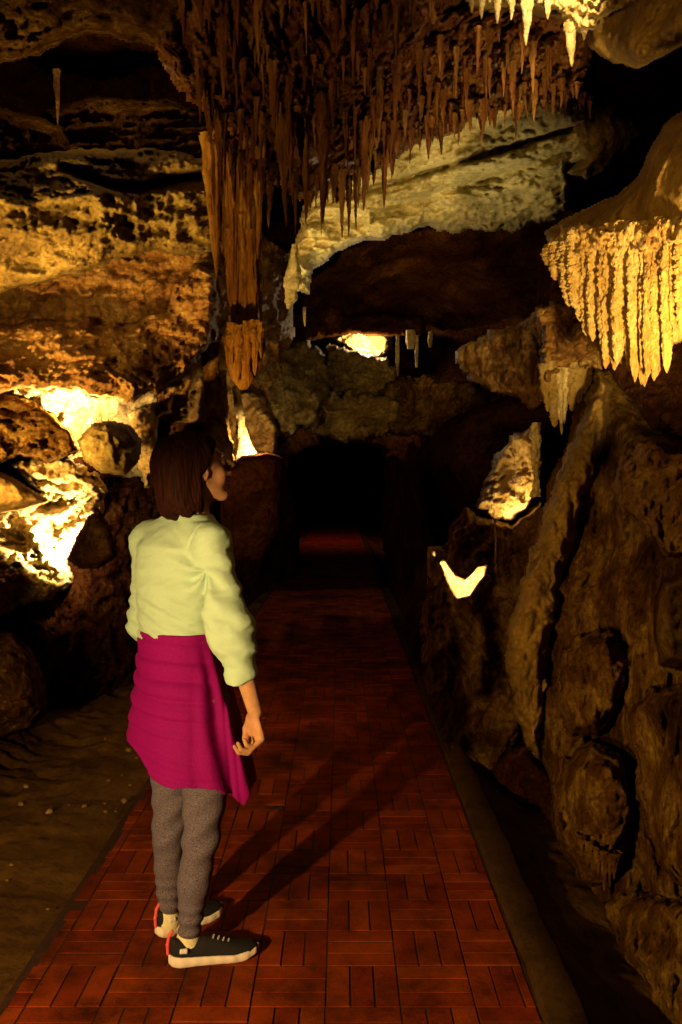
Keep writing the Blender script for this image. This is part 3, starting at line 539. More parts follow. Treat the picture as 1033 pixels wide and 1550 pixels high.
# amber column (broom) hanging in front of the left wall
br = empty('hanging_column', at(367, 300, 4.85)); tag(br, 'amber broom shaped dripstone column hanging above the visitor head', 'stalactite column')
def child_drip(px, y0, y1, w, d, vs, parent, name, sy=1):
    o = drip(px, y0, y1, w, d, vs, None, None, None, parent, name, sy); o.location = o.location-parent.location; return o
for (x, y0, y1, w) in [(318, 255, 405, 20), (324, 270, 428, 17), (334, 262, 385, 15), (341, 260, 350, 14), (345, 250, 470, 18), (352, 300, 440, 10), (358, 265, 505, 16), (372, 262, 512, 18), (379, 290, 450, 9), (386, 255, 508, 14), (394, 255, 400, 12), (400, 250, 350, 11), (351, 400, 550, 16), (381, 400, 555, 17), (365, 380, 565, 18)]:
    child_drip(x, y0-45, y1, w, 4.85+random.uniform(-.05, .05), V_broom, br, 'fluted_stalactite')
def trunk():
    nu, nv = 72, 90; th = np.linspace(0, 2*np.pi, nu, endpoint=False); s = np.linspace(0, 1, nv); T, Sx = np.meshgrid(th, s, indexing='ij')
    yy = 195+Sx*300; w = np.interp(Sx, [0, .2, .45, .6, .75, .9, 1], [30, 27, 25, 19, 17, 20, 17]); cxp = np.interp(Sx, [0, .4, .7, 1], [360, 364, 369, 367]); c = at(cxp, yy, 4.88)
    q = np.stack([np.cos(T), np.sin(T), Sx*3.2], -1); r = w*4.88/F_PX*(1-.28*fbm(q, (3.2, 3.2, .6), 3, .5, 'ridge')+.22*fbm(q, (2.2, 2.2, 3), 4)+.10*fbm(q, (5, 5, 9), 3))
    v = np.stack([c[..., 0]+r*np.cos(T), c[..., 1]+r*.7*np.sin(T), c[..., 2]], -1)-np.array(br.location)
    mesh_obj('trunk', v, grid_faces(nu, nv, True)[:, ::-1], M['broom'], br)
trunk()
def bell():
    nu, nv = 64, 60; th = np.linspace(0, 2*np.pi, nu, endpoint=False); s = np.linspace(0, 1, nv); T, Sx = np.meshgrid(th, s, indexing='ij')
    yy = 478+Sx*112; w = np.interp(Sx, [0, .1, .2, .3, .6, .85, 1], [19, 21, 26, 29, 24, 16, 4]); cxp = np.interp(Sx, [0, .3, 1], [368, 371, 368]); yy = yy+9*fbm(np.stack([np.cos(T), np.sin(T), 0*T], -1), (2, 2, 2), 2)*(1-Sx)
    c = at(cxp, yy, 4.85); r = w*4.85/F_PX*(1+.22*fbm(np.stack([np.cos(T), np.sin(T), Sx*1.2], -1), (4, 4, 1), 3, .5, 'ridge')+.10*fbm(np.stack([np.cos(T), np.sin(T), Sx*2], -1), (3, 3, 6), 3))
    v = np.stack([c[..., 0]+r*np.cos(T), c[..., 1]+r*.8*np.sin(T), c[..., 2]], -1)-np.array(br.location)
    mesh_obj('bell_tip', v, grid_faces(nu, nv, True)[:, ::-1], M['broom'], br)
bell()
for (x, y0, y1, w) in [(352, 492, 560, 12), (362, 495, 585, 13), (374, 490, 590, 13), (385, 488, 572, 13), (395, 490, 545, 11)]: child_drip(x, y0, y1, w, 4.76, V_broom, br, 'fluted_stalactite')
# thin lit columns behind the visitor's head
def column(pts, d, mat, label, knob=.25, cat='column', parent=None, name='stone_column'):
    """pts: (px, py, half width px)"""
    P = np.array(pts, float); nv = int(abs(P[-1, 1]-P[0, 1])/1.6)+8; s = np.linspace(0, 1, nv); tt = np.linspace(0, 1, len(P)); nu = 26
    th = np.linspace(0, 2*np.pi, nu, endpoint=False); T, Sx = np.meshgrid(th, s, indexing='ij')
    cx = np.interp(Sx, tt, P[:, 0]); cy = np.interp(Sx, tt, P[:, 1]); w = np.interp(Sx, tt, P[:, 2]); c = at(cx, cy, d)
    q = np.stack([np.cos(T), np.sin(T), Sx*nv/9], -1); sd_ = random.random()*50
    r = w*d/F_PX*(1+knob*fbm(q, (1.6, 1.6, 1.0), 3, seed=sd_)*1.5+knob*(.45-worley(q, (1.5, 1.5, 1.1), sd_)))
    v = np.stack([c[..., 0]+r*np.cos(T), c[..., 1]+r*np.sin(T), c[..., 2]], -1)
    o = mesh_obj(name, v, grid_faces(nu, nv, True) if P[-1, 1] < P[0, 1] else grid_faces(nu, nv, True)[:, ::-1], mat, parent)
    if parent is None: recenter(o, v[:, -1].mean(0))
    return tag(o, label, cat)
column([(357, 585, 5), (361, 610, 6), (364, 640, 7), (368, 665, 10), (372, 685, 17), (375, 705, 22)], 6.55, M['cream'], 'thin crusty column with a flared white base lit behind the visitor')
column([(318, 520, 14), (320, 560, 12), (324, 600, 13), (328, 640, 15), (330, 680, 22), (332, 720, 26)], 6.3, M['umber'], 'stout dim olive column behind the visitor head', .3)
column([(336, 560, 7), (338, 600, 7), (340, 660, 9), (342, 700, 13)], 6.45, M['ochre'], 'slender dim column between the stout one and the bright one', .3)
column([(446, 370, 4), (447, 400, 8), (444, 430, 12), (440, 455, 8), (437, 468, 2)], 5.9, M['grey'], 'pale ragged drip at the lower left end of the arch', .5, 'stalactite', name='stalactite')
column([(461, 465, 2.5), (461, 480, 2.5), (462, 494, 1)], 7.5, M['cream'], 'tiny pale drip in the dark below the left end of the arch', .3, 'stalactite', name='stalactite')
for (x, y0, y1, w, lab) in [(602, 508, 572, 3, 'thin far column just right of the yellow shelf'), (631, 508, 556, 3, 'short far stub between two dark hollows'), (622, 500, 528, 8, 'small far knob hanging right of the yellow shelf'), (652, 502, 526, 4, 'tiny far knob at the right end of the far hollow')]:
    column([(x, y0, w*.8), (x, (y0+y1)/2, w), (x, y1, w*.6)], 9.0, M['cream'], lab, .3, name='stone_column')
column([(811, 640, 6), (812, 670, 7), (811, 700, 5), (813, 730, 5), (810, 752, 8)], 4.75, M['cream'], 'thin pink white crusty column on the right wall above the lit slab', .6)
column([(749, 785, 1.6), (751, 820, 1.2), (750, 850, 1.5), (752, 868, .8)], 4.66, M['umber'], 'hair thin dripping straw under the lit slab', .6, 'straw', name='soda_straw')
# lit small drapery right of the bulge
dr2 = empty('small_drapery', at(855, 560, 4.3)); tag(dr2, 'small drapery with a pale streak tapering to a point above the near wall', 'drapery')
for (x, y0, y1, w) in [(829, 565, 625, 13), (838, 560, 650, 17), (848, 560, 662, 18), (858, 560, 645, 17), (867, 560, 625, 15), (876, 560, 612, 13), (885, 560, 598, 11), (892, 556, 585, 9)]:
    child_drip(x, y0, y1, w, 4.3-(x-829)*.002, V_cream if x in (848, 858) else V_gold, dr2, 'stalactite', 1)
for (x, y0, y1) in [(824, 552, 600), (834, 548, 590), (870, 550, 600), (882, 545, 585), (895, 540, 575)]: child_drip(x, y0, y1, 15, 4.25, V_gold, dr2, 'stalactite')
bk = relief('crusty_cap', [(812, 470), (840, 455), (880, 465), (912, 500), (912, 560), (890, 580), (850, 572), (822, 585), (815, 560), (822, 520)], [(815, 540, 4.32), (900, 520, 4.12)], M['ochre'], CRUST[1:], (12, .15), (8, .05), cell=2, drop=.15, parent=dr2)
recenter(bk, np.array(dr2.location)); bk.location = (0, 0, 0)
# golden drapery, right
dr = empty('golden_drapery', at(960, 380, 3.05)); tag(dr, 'golden stalactite drapery lit from below at the right edge', 'drapery')
bot = np.array([(828, 400), (843, 432), (853, 440), (863, 474), (872, 470), (882, 495), (898, 527), (908, 500), (920, 560), (931, 572), (943, 560), (953, 575), (963, 588), (978, 595), (990, 575), (1002, 598), (1013, 552), (1024, 524), (1040, 505), (1070, 540), (1110, 500)], float)
ddep = lambda x: float(np.interp(x, [828, 900, 960, 1033, 1110], [3.62, 3.35, 3.1, 2.82, 2.6]))
x = 832.
while x < 1112:
    yb = float(np.interp(x, bot[:, 0], bot[:, 1])); yt = float(np.interp(x, [828, 870, 930, 1033, 1110], [372, 350, 350, 335, 330]))
    if abs(x-907) > 5:
        child_drip(x, yt+random.uniform(-6, 8), yb+random.uniform(-6, 3), random.uniform(19, 26), ddep(x)+random.uniform(-.03, .03), V_gold, dr, 'stalactite')
        child_drip(x+4.5, yt+random.uniform(0, 10), yb-random.uniform(8, 22), 22, ddep(x)+.035, V_gold, dr, 'stalactite')
        if random.random() < .5: child_drip(x+5, yt+random.uniform(0, 40), yb-random.uniform(25, 70), random.uniform(8, 12), ddep(x)-.05, V_gold, dr, 'stalactite')
    x += random.uniform(8, 10.5)
bk = relief('backing', [(830, 360), (870, 345), (930, 345), (1033, 330), (1130, 320), (1130, 500), (1060, 500), (1010, 525), (960, 550), (930, 540), (914, 500), (895, 480), (872, 445), (845, 415)], [(830, 400, 3.68), (900, 400, 3.42), (960, 450, 3.18), (1033, 450, 2.9), (1130, 450, 2.66)], M['drape'],
            [('ridge', .05, (14, 14, 1.5), 3), ('worley', .05, (22, 22, 26), 1)], (10, .12), (4, .05), cell=2.2, drop=.2, parent=dr)
recenter(bk, np.array(dr.location)); bk.location = (0, 0, 0)
bk = relief('crusty_collar', [(832, 372), (850, 345), (890, 340), (930, 345), (960, 338), (1033, 325), (1130, 315), (1130, 365), (1033, 372), (985, 385), (930, 392), (905, 380), (880, 392), (850, 380)], [(830, 370, 3.56), (900, 370, 3.28), (960, 360, 3.04), (1033, 350, 2.76), (1130, 340, 2.52)], M['drape'],
            CRUST[2:]+[('ridge', .04, (12, 12, 5), 3)], (12, .12), (7, .06), cell=2, drop=.15, parent=dr)
recenter(bk, np.array(dr.location)); bk.location = (0, 0, 0)
def stones():
    var = []
    for i in range(5):
        th = np.linspace(0, 2*np.pi, 18, endpoint=False); ph = np.linspace(0, np.pi, 12); T, P_ = np.meshgrid(th, ph, indexing='ij')
        v = np.stack([np.sin(P_)*np.cos(T), np.sin(P_)*np.sin(T), np.cos(P_)], -1)
        v = v*(1+.5*fbm(v, (1.3, 1.3, 1.3), 4, seed=i*3+2))[..., None]*np.array([1, .8, .55])
        var.append(mesh_obj('loose_stone', v, grid_faces(18, 12, True)[:, ::-1], M['stone'], data_only=True))
    for i in range(46):
        left = i < 32
        if left: x = -1.02-random.random()**1.6*.9; y = random.uniform(2.3, 5.2)
        else: x = random.uniform(.73, .95); y = random.uniform(2.3, 4.6)
        o = link('loose_stone', random.choice(var)); r = random.choice((.006, .009, .012, .02)); o.scale = (r, r*random.uniform(.7, 1.3), r)
        o.location = (x, y, (.0 if left else -.10)+r*.2); o.rotation_euler = (0, 0, random.random()*6)
        tag(o, 'loose chip of pale stone on the earth left of the path' if left else 'loose chip of stone in the gutter right of the kerb', 'stone', 'loose stones left of the path' if left else 'loose stones in the gutter')
stones()
#@@PERSON
def zz(py, d=2.76): return float(at(500, py, d)[2])
def w3(px, py, d): return np.array(at(px, py, d), float)
PR = np.array([-.47, 2.78, 0.0])
person = empty('person', PR)
tag(person, 'person in pale green sweater with magenta jacket tied round waist, standing on the brick path', 'person')
skin = plain('skin', (.50, .26, .15), .65, .14, 40, .2, .12); skin.node_tree.nodes['Principled BSDF'].inputs['Subsurface Weight'].default_value = .08; skin.node_tree.nodes['Principled BSDF'].inputs['Subsurface Scale'].default_value = .01
hairm, _t, _b, _N, _L = nt('dark_brown_hair'); _b.inputs['Roughness'].default_value = .75; _b.inputs['Specular IOR Level'].default_value = .1
_g2 = _N.new('ShaderNodeTexCoord'); _mp = _N.new('ShaderNodeMapping'); _mp.inputs['Scale'].default_value = (1, 1, .07); _L.new(_g2.outputs['Object'], _mp.inputs[0])
_n = _N.new('ShaderNodeTexNoise'); _n.inputs['Scale'].default_value = 170; _n.inputs['Detail'].default_value = 4; _L.new(_mp.outputs[0], _n.inputs[0])
_r = ramp(_N, [(.3, (.008, .0018, .0012)), (.7, (.034, .0075, .0035))]); _L.new(_n.outputs[0], _r.inputs[0]); _L.new(_r.outputs[0], _b.inputs['Base Color'])
_bp = _N.new('ShaderNodeBump'); _bp.inputs['Strength'].default_value = .6; _bp.inputs['Distance'].default_value = .004; _L.new(_n.outputs[0], _bp.inputs['Height']); _L.new(_bp.outputs[0], _b.inputs['Normal'])
knit = plain('mint_knit', (.50, .66, .46), .9, 0, 420, .55, .15, cols=((.44, .62, .50), (.52, .71, .58)))
magenta = plain('magenta_shell_fabric', (.25, .001, .155), .8, .12, 160, .5, .15)
heather = plain('heather_leggings', (.15, .10, .12), .9, 0, 280, .4, .15, cols=((.045, .036, .055), (.21, .175, .25)))
blackm = plain('black_mesh_upper', (.012, .010, .013), .8, .4, 300, .5, .3)
whitem = plain('white_foam_sole', (.78, .66, .58), .6, .06, 30, .1)
def person_part(o, parent=person):
    m = o.data; n = len(m.vertices); co = np.empty(n*3, np.float32); m.vertices.foreach_get('co', co)
    co = (co.reshape(-1, 3)-PR).astype(np.float32); m.vertices.foreach_set('co', co.ravel()); m.update(); o.parent = parent
    if parent is not person: o.location = (0, 0, 0)
    return o
# head frame
HC = w3(297, 710, 2.79); hy, hp = R(29), R(13)
hf = np.array([math.cos(hy)*math.cos(hp), math.sin(hy)*math.cos(hp), math.sin(hp)]); hl = np.array([-math.sin(hy), math.cos(hy), 0]); hu = np.cross(hf, hl)
HM = np.stack([hf, hl, hu]); H = lambda f, l, u: HC+hf*f+hl*l+hu*u
shR, shL = w3(322, 818, 2.66), w3(228, 820, 2.92)
elR, wrR = w3(344, 930, 2.63), w3(387, 1078, 2.60)
elL, wrL = w3(222, 945, 3.00), w3(300, 960, 3.02)
leg_R = [w3(308, 1060, 2.74), w3(313, 1180, 2.72), w3(304, 1275, 2.70), w3(294, 1335, 2.71), w3(286, 1420, 2.72), w3(286, 1448, 2.72)]
leg_L = [w3(264, 1060, 2.88), w3(264, 1180, 2.87), w3(255, 1265, 2.86), w3(256, 1310, 2.885), w3(256, 1385, 2.89), w3(256, 1408, 2.89)]
rR = [.088, .074, .054, .050, .033, .032]; rL = [.088, .072, .050, .047, .032, .031]
def loft(S_, tab, k=.02, yaw=50, wall=None, disp=None, botf=None, sub=False):
    """tab rows: py, centre px, d, a lateral, b front-back"""
    T = np.array(tab, float); zs = np.array([zz(r[0], r[2]) for r in T]); C = np.array([w3(r[1], r[0], r[2]) for r in T]); o = np.argsort(zs)
    zs, C, A, B_ = zs[o], C[o], T[o, 3], T[o, 4]; f_ = np.array([math.cos(R(yaw)), math.sin(R(yaw))]); l_ = np.array([-f_[1], f_[0]])
    def fn(P):
        z = P[..., 2]; cx = np.interp(z, zs, C[:, 0]); cy = np.interp(z, zs, C[:, 1]); a = np.interp(z, zs, A); b = np.interp(z, zs, B_)
        dx, dy = P[..., 0]-cx, P[..., 1]-cy; u = dx*l_[0]+dy*l_[1]; v = dx*f_[0]+dy*f_[1]
        q = np.sqrt((u/a)**2+(v/b)**2)+1e-6; d = (q-1)*np.sqrt(u*u+v*v)/q
        if disp is not None: d = d-disp(P, u, v, z)
        if wall: d = np.maximum(d, -d-wall)
        top = zs[-1]; bot = zs[0] if botf is None else botf(P)
        return np.maximum(np.maximum(d, z-top), bot-z)
    m = max(A.max(), B_.max())+.02
    S_.add(np.array([C[:, 0].min()-m, C[:, 1].min()-m, zs[0]]), np.array([C[:, 0].max()+m, C[:, 1].max()+m, zs[-1]]), fn, k, sub)
# ---- body, one continuous surface
B = SDF((-.80, 2.40, .02), (-.17, 3.22, 1.70), .0042)
B.ell(H(-.018, 0, .026), (.098, .077, .088), HM, 0); B.ell(H(.028, 0, -.028), (.064, .060, .083), HM)
for s_ in (1, -1):
    B.cone(H(-.005, .052*s_, -.045), H(.060, .018*s_, -.096), .018, .016, .02)
    B.ell(H(.058, .036*s_, -.032), (.024, .022, .026), HM, .015)
    B.ell(H(.098, .032*s_, .006), (.013, .016, .011), HM, .008, sub=True)
    B.ell(H(-.004, .075*s_, -.008), (.017, .007, .030), HM, .004); B.ell(H(.000, .082*s_, -.006), (.008, .006, .016), HM, .003, sub=True)
    B.ell(H(.104, .010*s_, -.026), (.009, .007, .007), HM, .006)
B.ell(H(.070, 0, -.098), (.022, .024, .018), HM, .018); B.ell(H(.079, 0, .026), (.017, .050, .012), HM, .014)
B.cone(H(.088, 0, .012), H(.113, 0, -.022), .008, .0095, .010)
B.ell(H(.090, 0, -.058), (.011, .023, .0065), HM, .005); B.ell(H(.087, 0, -.071), (.011, .020, .007), HM, .005)
neck = w3(290, 800, 2.80)
B.cone(H(-.03, 0, -.05), neck, .053, .058, .03)
loft(B, [(785, 283, 2.81, .05, .05), (805, 278, 2.80, .13, .065), (835, 277, 2.79, .150, .095), (880, 277, 2.79, .150, .105), (955, 271, 2.79, .115, .09), (1010, 275, 2.80, .145, .11), (1065, 280, 2.80, .160, .12), (1110, 284, 2.80, .15, .11)], .04)
B.chain([neck+[0, 0, -.03], shR, elR, w3(366, 1005, 2.615), wrR], [.05, .042, .028, .030, .022], .03)
B.chain([neck+[0, 0, -.03], shL, elL, wrL], [.05, .042, .026, .022], .03)
B.chain(leg_R, [r-.013 for r in rR], .03); B.chain(leg_L, [r-.013 for r in rL], .03)
# hands
def unit(v): v = np.array(v, float); return v/np.linalg.norm(v)
def hand(wr, Dn, C_, side):
    Dn = unit(Dn); C_ = unit(np.array(C_)-np.dot(C_, Dn)*Dn); T_ = np.cross(Dn, C_)*side
    palm = wr+Dn*.050+C_*.004; Mh = np.stack([T_, C_, Dn])
    B.ell(palm, (.037, .0155, .046), Mh, .012); B.ell(wr+Dn*.03+T_*.02+C_*.010, (.017, .014, .028), Mh, .012)
    for j, (o, l, a0) in enumerate([(.028, .043, 34), (.0092, .048, 44), (-.0095, .045, 52), (-.0275, .036, 60)]):
        p = wr+Dn*(.083-.004*abs(j-1.2))+T_*o; ang = R(a0); pts = [p-Dn*.02]; rr = [.0095]
        pts.append(p); rr.append(.0092)
        for sl, da, r_ in ((l, 0, .0082), (l*.62, 62, .0074), (l*.48, 44, .0062)):
            ang += R(da); p = p+(Dn*math.cos(ang)+C_*math.sin(ang))*sl; pts.append(p); rr.append(r_)
        B.chain(pts, rr, .0025)
    p0 = wr+Dn*.022+T_*.022+C_*.006; p1 = p0+Dn*.028+T_*.010+C_*.014; p2 = p1+Dn*.026+C_*.010-T_*.008; p3 = p2+Dn*.016+C_*.006-T_*.014
    B.chain([p0, p1, p2, p3], [.014, .0115, .0095, .0075], .006)
    return Dn, C_, T_
hR = hand(wrR, (.10, -.02, -1), (-.86, -.50, 0), 1)
hand(wrL, (.9, .2, -.3), (-.3, .2, -.9), -1)
body = person_part(B.mesh('body', skin)); 
# eyes
def ball(name, c, r, mat, par, sc=(1, 1, 1)):
    th = np.linspace(0, 2*np.pi, 20, endpoint=False); ph = np.linspace(0, np.pi, 12); T, P_ = np.meshgrid(th, ph, indexing='ij')
    v = np.stack([np.sin(P_)*np.cos(T)*sc[0], np.sin(P_)*np.sin(T)*sc[1], np.cos(P_)*sc[2]], -1)*r+np.array(c)
    o = mesh_obj(name, v, grid_faces(20, 12, True)[:, ::-1], mat); return person_part(o, par)
eyem = plain('eye_surface', (.12, .09, .075), .08, 0, 1, 0, .8); irism = plain('brown_iris', (.03, .012, .006), .08, 0, 1, 0, .8)
for s_ in (1, -1):
    e = ball('eye', H(.0790, .031*s_, .005), .0125, eyem, person); ball('iris', H(.0872, .0312*s_, .0055), .0062, irism, e)
# ---- hair
Hr = SDF(H(0, 0, 0)-.24, H(0, 0, 0)+.2, .004)
Hr.ell(H(-.026, 0, .034), (.112, .090, .094), HM, 0); Hr.ell(H(-.050, 0, -.030), (.092, .092, .11), HM, .03); Hr.ell(H(-.066, 0, -.085), (.080, .086, .068), HM, .03)
def hcut(P):
    q = (P-HC)@HM.T; f_, l_, u_ = q[..., 0], q[..., 1], q[..., 2]
    fr = np.interp(u_, [-.2, -.06, -.02, .025, .06, .085, .12], [-.028, -.024, -.016, .030, .062, .10, .2]) 
    return (fr-f_)*.9
Hr.add(H(0, 0, 0)-.24, H(0, 0, 0)+.2, hcut, .012, sub=True)
sl, P = Hr.box(H(0, 0, 0)-.24, H(0, 0, 0)+.2); q = (P-HC)@HM.T
ang = np.arctan2(q[..., 1], q[..., 0]+.03)
Hr.f[sl] -= .0012*np.sin(ang*47+14*fbm(P, (6, 6, 3), 2))+.016*fbm(P, (20, 20, 4), 4)
Hr.f[sl] = np.maximum(Hr.f[sl], (HC[2]-.142+.012*np.sin(ang*9)+.03*fbm(P, (30, 30, 4), 2))-P[..., 2])
hair = person_part(Hr.mesh('hair', hairm))
# ---- sweater
Sw = SDF((-.74, 2.44, .90), (-.17, 3.20, 1.50), .0045)
loft(Sw, [(776, 287, 2.81, .066, .060), (786, 284, 2.81, .085, .068), (800, 280, 2.80, .130, .082), (825, 277, 2.79, .166, .110), (860, 276, 2.79, .172, .124), (905, 274, 2.79, .160, .122), (945, 271, 2.79, .142, .112), (968, 271, 2.79, .140, .114), (985, 271, 2.79, .140, .114)], .03)
Sw.chain([w3(300, 800, 2.76), shR+[-.004, 0, -.004], elR, w3(354, 965, 2.622), w3(368, 1036, 2.61)], [.045, .044, .052, .052, .046], .06)
Sw.chain([w3(255, 800, 2.84), shL, elL, wrL], [.045, .060, .056, .045], .03)
cuff = w3(367, 1034, 2.61); ax_ = unit(wrR-elR)
sl, P = Sw.box((-.9, 2.2, .8), (0, 3.4, 1.6))
mask = (P[..., 2] < elR[2]+.02) & (P[..., 1] < 2.70) & (P[..., 0] > elR[0]-.06)
Sw.f[sl] = np.where(mask, np.maximum(Sw.f[sl], (P-cuff)@ax_), Sw.f[sl])
arm = w3(316, 862, 2.66); dd = P-arm; rr_ = np.linalg.norm(dd*[1, .5, 1], axis=-1); 
an = np.arctan2(dd[..., 2], dd[..., 0]+1e-6)
fold = .012*np.exp(-(rr_/.20)**2)*np.clip(rr_/.06, 0, 1)*np.cos(an*6+rr_*14+4*fbm(P, (5, 5, 5), 2))*np.clip(.4-np.sin(an+.6), 0, 1)
armw = np.clip((P[..., 0]-(-.46))*12, 0, 1)
fold = fold+(.0030*armw)*np.sin((P[..., 2]*1.0+P[..., 0]*.55+.02*fbm(P, (7, 7, 7), 2))*88)*np.clip((1.32-P[..., 2])*8, 0, 1)
fold = fold+.011*fbm(P+0, (4, 4, 6), 2, .5, seed=2)+.004*fbm(P+.03*fbm(P, (6, 6, 6), 2)[..., None], (9, 9, 22), 3, .5, 'ridge', seed=6)
fold = fold+.004*np.sin((P[..., 2]+.5*P[..., 0])*120)*np.clip((1.22-P[..., 2])*8, 0, 1)*(1-armw)
n_s = unit(unit(elR-shR)*.55+np.array([.8, -.6, .1])*.8); pl = (P-(shR+[-.035, .03, .0]))@n_s
fold = fold-.0045*np.exp(-(pl/.0035)**2)*(np.linalg.norm(P-shR, axis=-1) < .15)+.0016*np.sin((P[..., 0]-P[..., 1]*.7)*900)*np.exp(-((P[..., 2]-zz(962))/.012)**2)*(~mask)
Sw.f[sl] -= fold
Sw.f[sl] = np.where(~mask, np.maximum(Sw.f[sl], (zz(968)+.003*np.sin(P[..., 0]*70)-np.clip((P[..., 1]-2.935)*12, 0, .3))-P[..., 2]), Sw.f[sl])
Sw.f[sl] = np.maximum(Sw.f[sl], P[..., 2]-(zz(778, 2.8)-.00*P[..., 0]))
Sw.cone(w3(285, 786, 2.815), w3(285, 781, 2.815), .066, .064, .004)
slc, Pc = Sw.box(w3(285, 781, 2.815)-.1, w3(285, 781, 2.815)+.1); Sw.f[slc] = np.maximum(Sw.f[slc], Pc[..., 2]-(zz(777, 2.815)))
sweater = person_part(Sw.mesh('sweater', knit))
# ---- jacket tied round the waist
Jk = SDF((-.78, 2.46, .50), (-.18, 3.12, 1.14), .0045)
def bot(P):
    px = CX+P[..., 0]/P[..., 1]*F_PX*0+P[..., 0]*F_PX/2.74
    py = np.interp(px, [180, 200, 218, 240, 262, 300, 335, 352, 372, 384, 395], [1126, 1130, 1142, 1166, 1173, 1172, 1176, 1190, 1212, 1190, 1170])
    return CAM_Z-(py-730)*2.74/F_PX+.008*fbm(P, (14, 14, 1), 3)
def jd(P, u, v, z):
    w_ = np.clip((-.385-P[..., 0])*14, 0, 1); n = fbm(P, (6, 6, 3), 2, seed=4)
    horiz = .0085*np.sin((z+.12*(P[..., 0]+.5)+.022*n)*96)*w_*(.7+.9*fbm(P, (7, 7, 7), 2, seed=12))
    a = np.arctan2(u, v); vert = .013*np.sin(a*15+3*n+z*4)*(1-w_)*np.clip((1.0-z)*3+.3, 0, 1)
    qz = (z+.10*(P[..., 0]+.5)+.012*n)/.056; gr = -.0050*np.exp(-((qz-np.round(qz))/.13)**2)*np.clip((-.36-P[..., 0])*14, 0, 1)
    for ax0 in (-.375, -.352): gr = gr-.006*np.exp(-((P[..., 0]-ax0-.10*(1.0-z)+.004*n)/.006)**2)
    return gr+.5*horiz+vert+.009*fbm(P, (4, 4, 4), 3, seed=8)+.008*np.clip((.9-z)*3, 0, 1)*np.sin(a*5+1)
loft(Jk, [(952, 270, 2.79, .142, .114), (975, 271, 2.79, .147, .122), (1010, 274, 2.79, .164, .138), (1050, 277, 2.79, .186, .152), (1090, 279, 2.79, .204, .165), (1130, 283, 2.79, .222, .176), (1170, 290, 2.79, .222, .180), (1225, 298, 2.79, .222, .185)], 0, yaw=40, wall=.013, disp=jd, botf=bot)
jacket = person_part(Jk.mesh('jacket', magenta))
# knotted sleeves at the front and the waist roll
Jb = SDF((-.74, 2.56, .80), (-.20, 3.12, 1.12), .0045)
fdir = np.array([math.cos(R(40)), math.sin(R(40)), 0]); ldir = np.array([-fdir[1], fdir[0], 0]); JC = w3(272, 972, 2.79)
fk = JC+fdir*.135
Jb.ell(fk, (.035, .035, .03), None, .01); Jb.chain([fk, fk+[.02, .02, -.08], fk+[.0, .04, -.2]], [.02, .026, .03], .02)
ringp = [JC+fdir*.112*math.cos(t)+ldir*.145*math.sin(t)+[0, 0, .0] for t in np.linspace(-1.25, 1.25, 12)]
Jb.chain(ringp, [.014]*12, .008)
knot = person_part(Jb.mesh('knotted_sleeves', magenta), jacket)
# ---- leggings
Lg = SDF((-.72, 2.58, .04), (-.34, 3.02, .90), .0042)
Lg.chain(leg_R[:5], rR[:5], .015)
Lg.f = np.minimum(Lg.f, 1)
L2 = SDF((-.72, 2.58, .04), (-.34, 3.02, .90), .0042); L2.chain(leg_L[:5], rL[:5], .015); Lg.f = np.minimum(Lg.f, L2.f)
sl, P = Lg.box((-.72, 2.58, .04), (-.34, 3.02, .90)); knee = leg_R[2]
k_ = np.exp(-((P[..., 2]-.42)/.13)**2)
Lg.f -= (.0035*np.sin((P[..., 2]-.75*(P[..., 0]+.45)+.012*fbm(P, (9, 9, 9), 2))*78)*k_+.005*fbm(P, (9, 9, 7), 3, seed=3)+.003*np.sin(P[..., 2]*150)*np.clip((.22-P[..., 2])*14, 0, 1)).astype(np.float32)
Lg.f = np.maximum(Lg.f, np.maximum(P[..., 2]-.86, np.where(P[..., 1] < 2.795, leg_R[4][2]+.006, leg_L[4][2]+.004)-P[..., 2]))
leggings = person_part(Lg.mesh('leggings', heather))
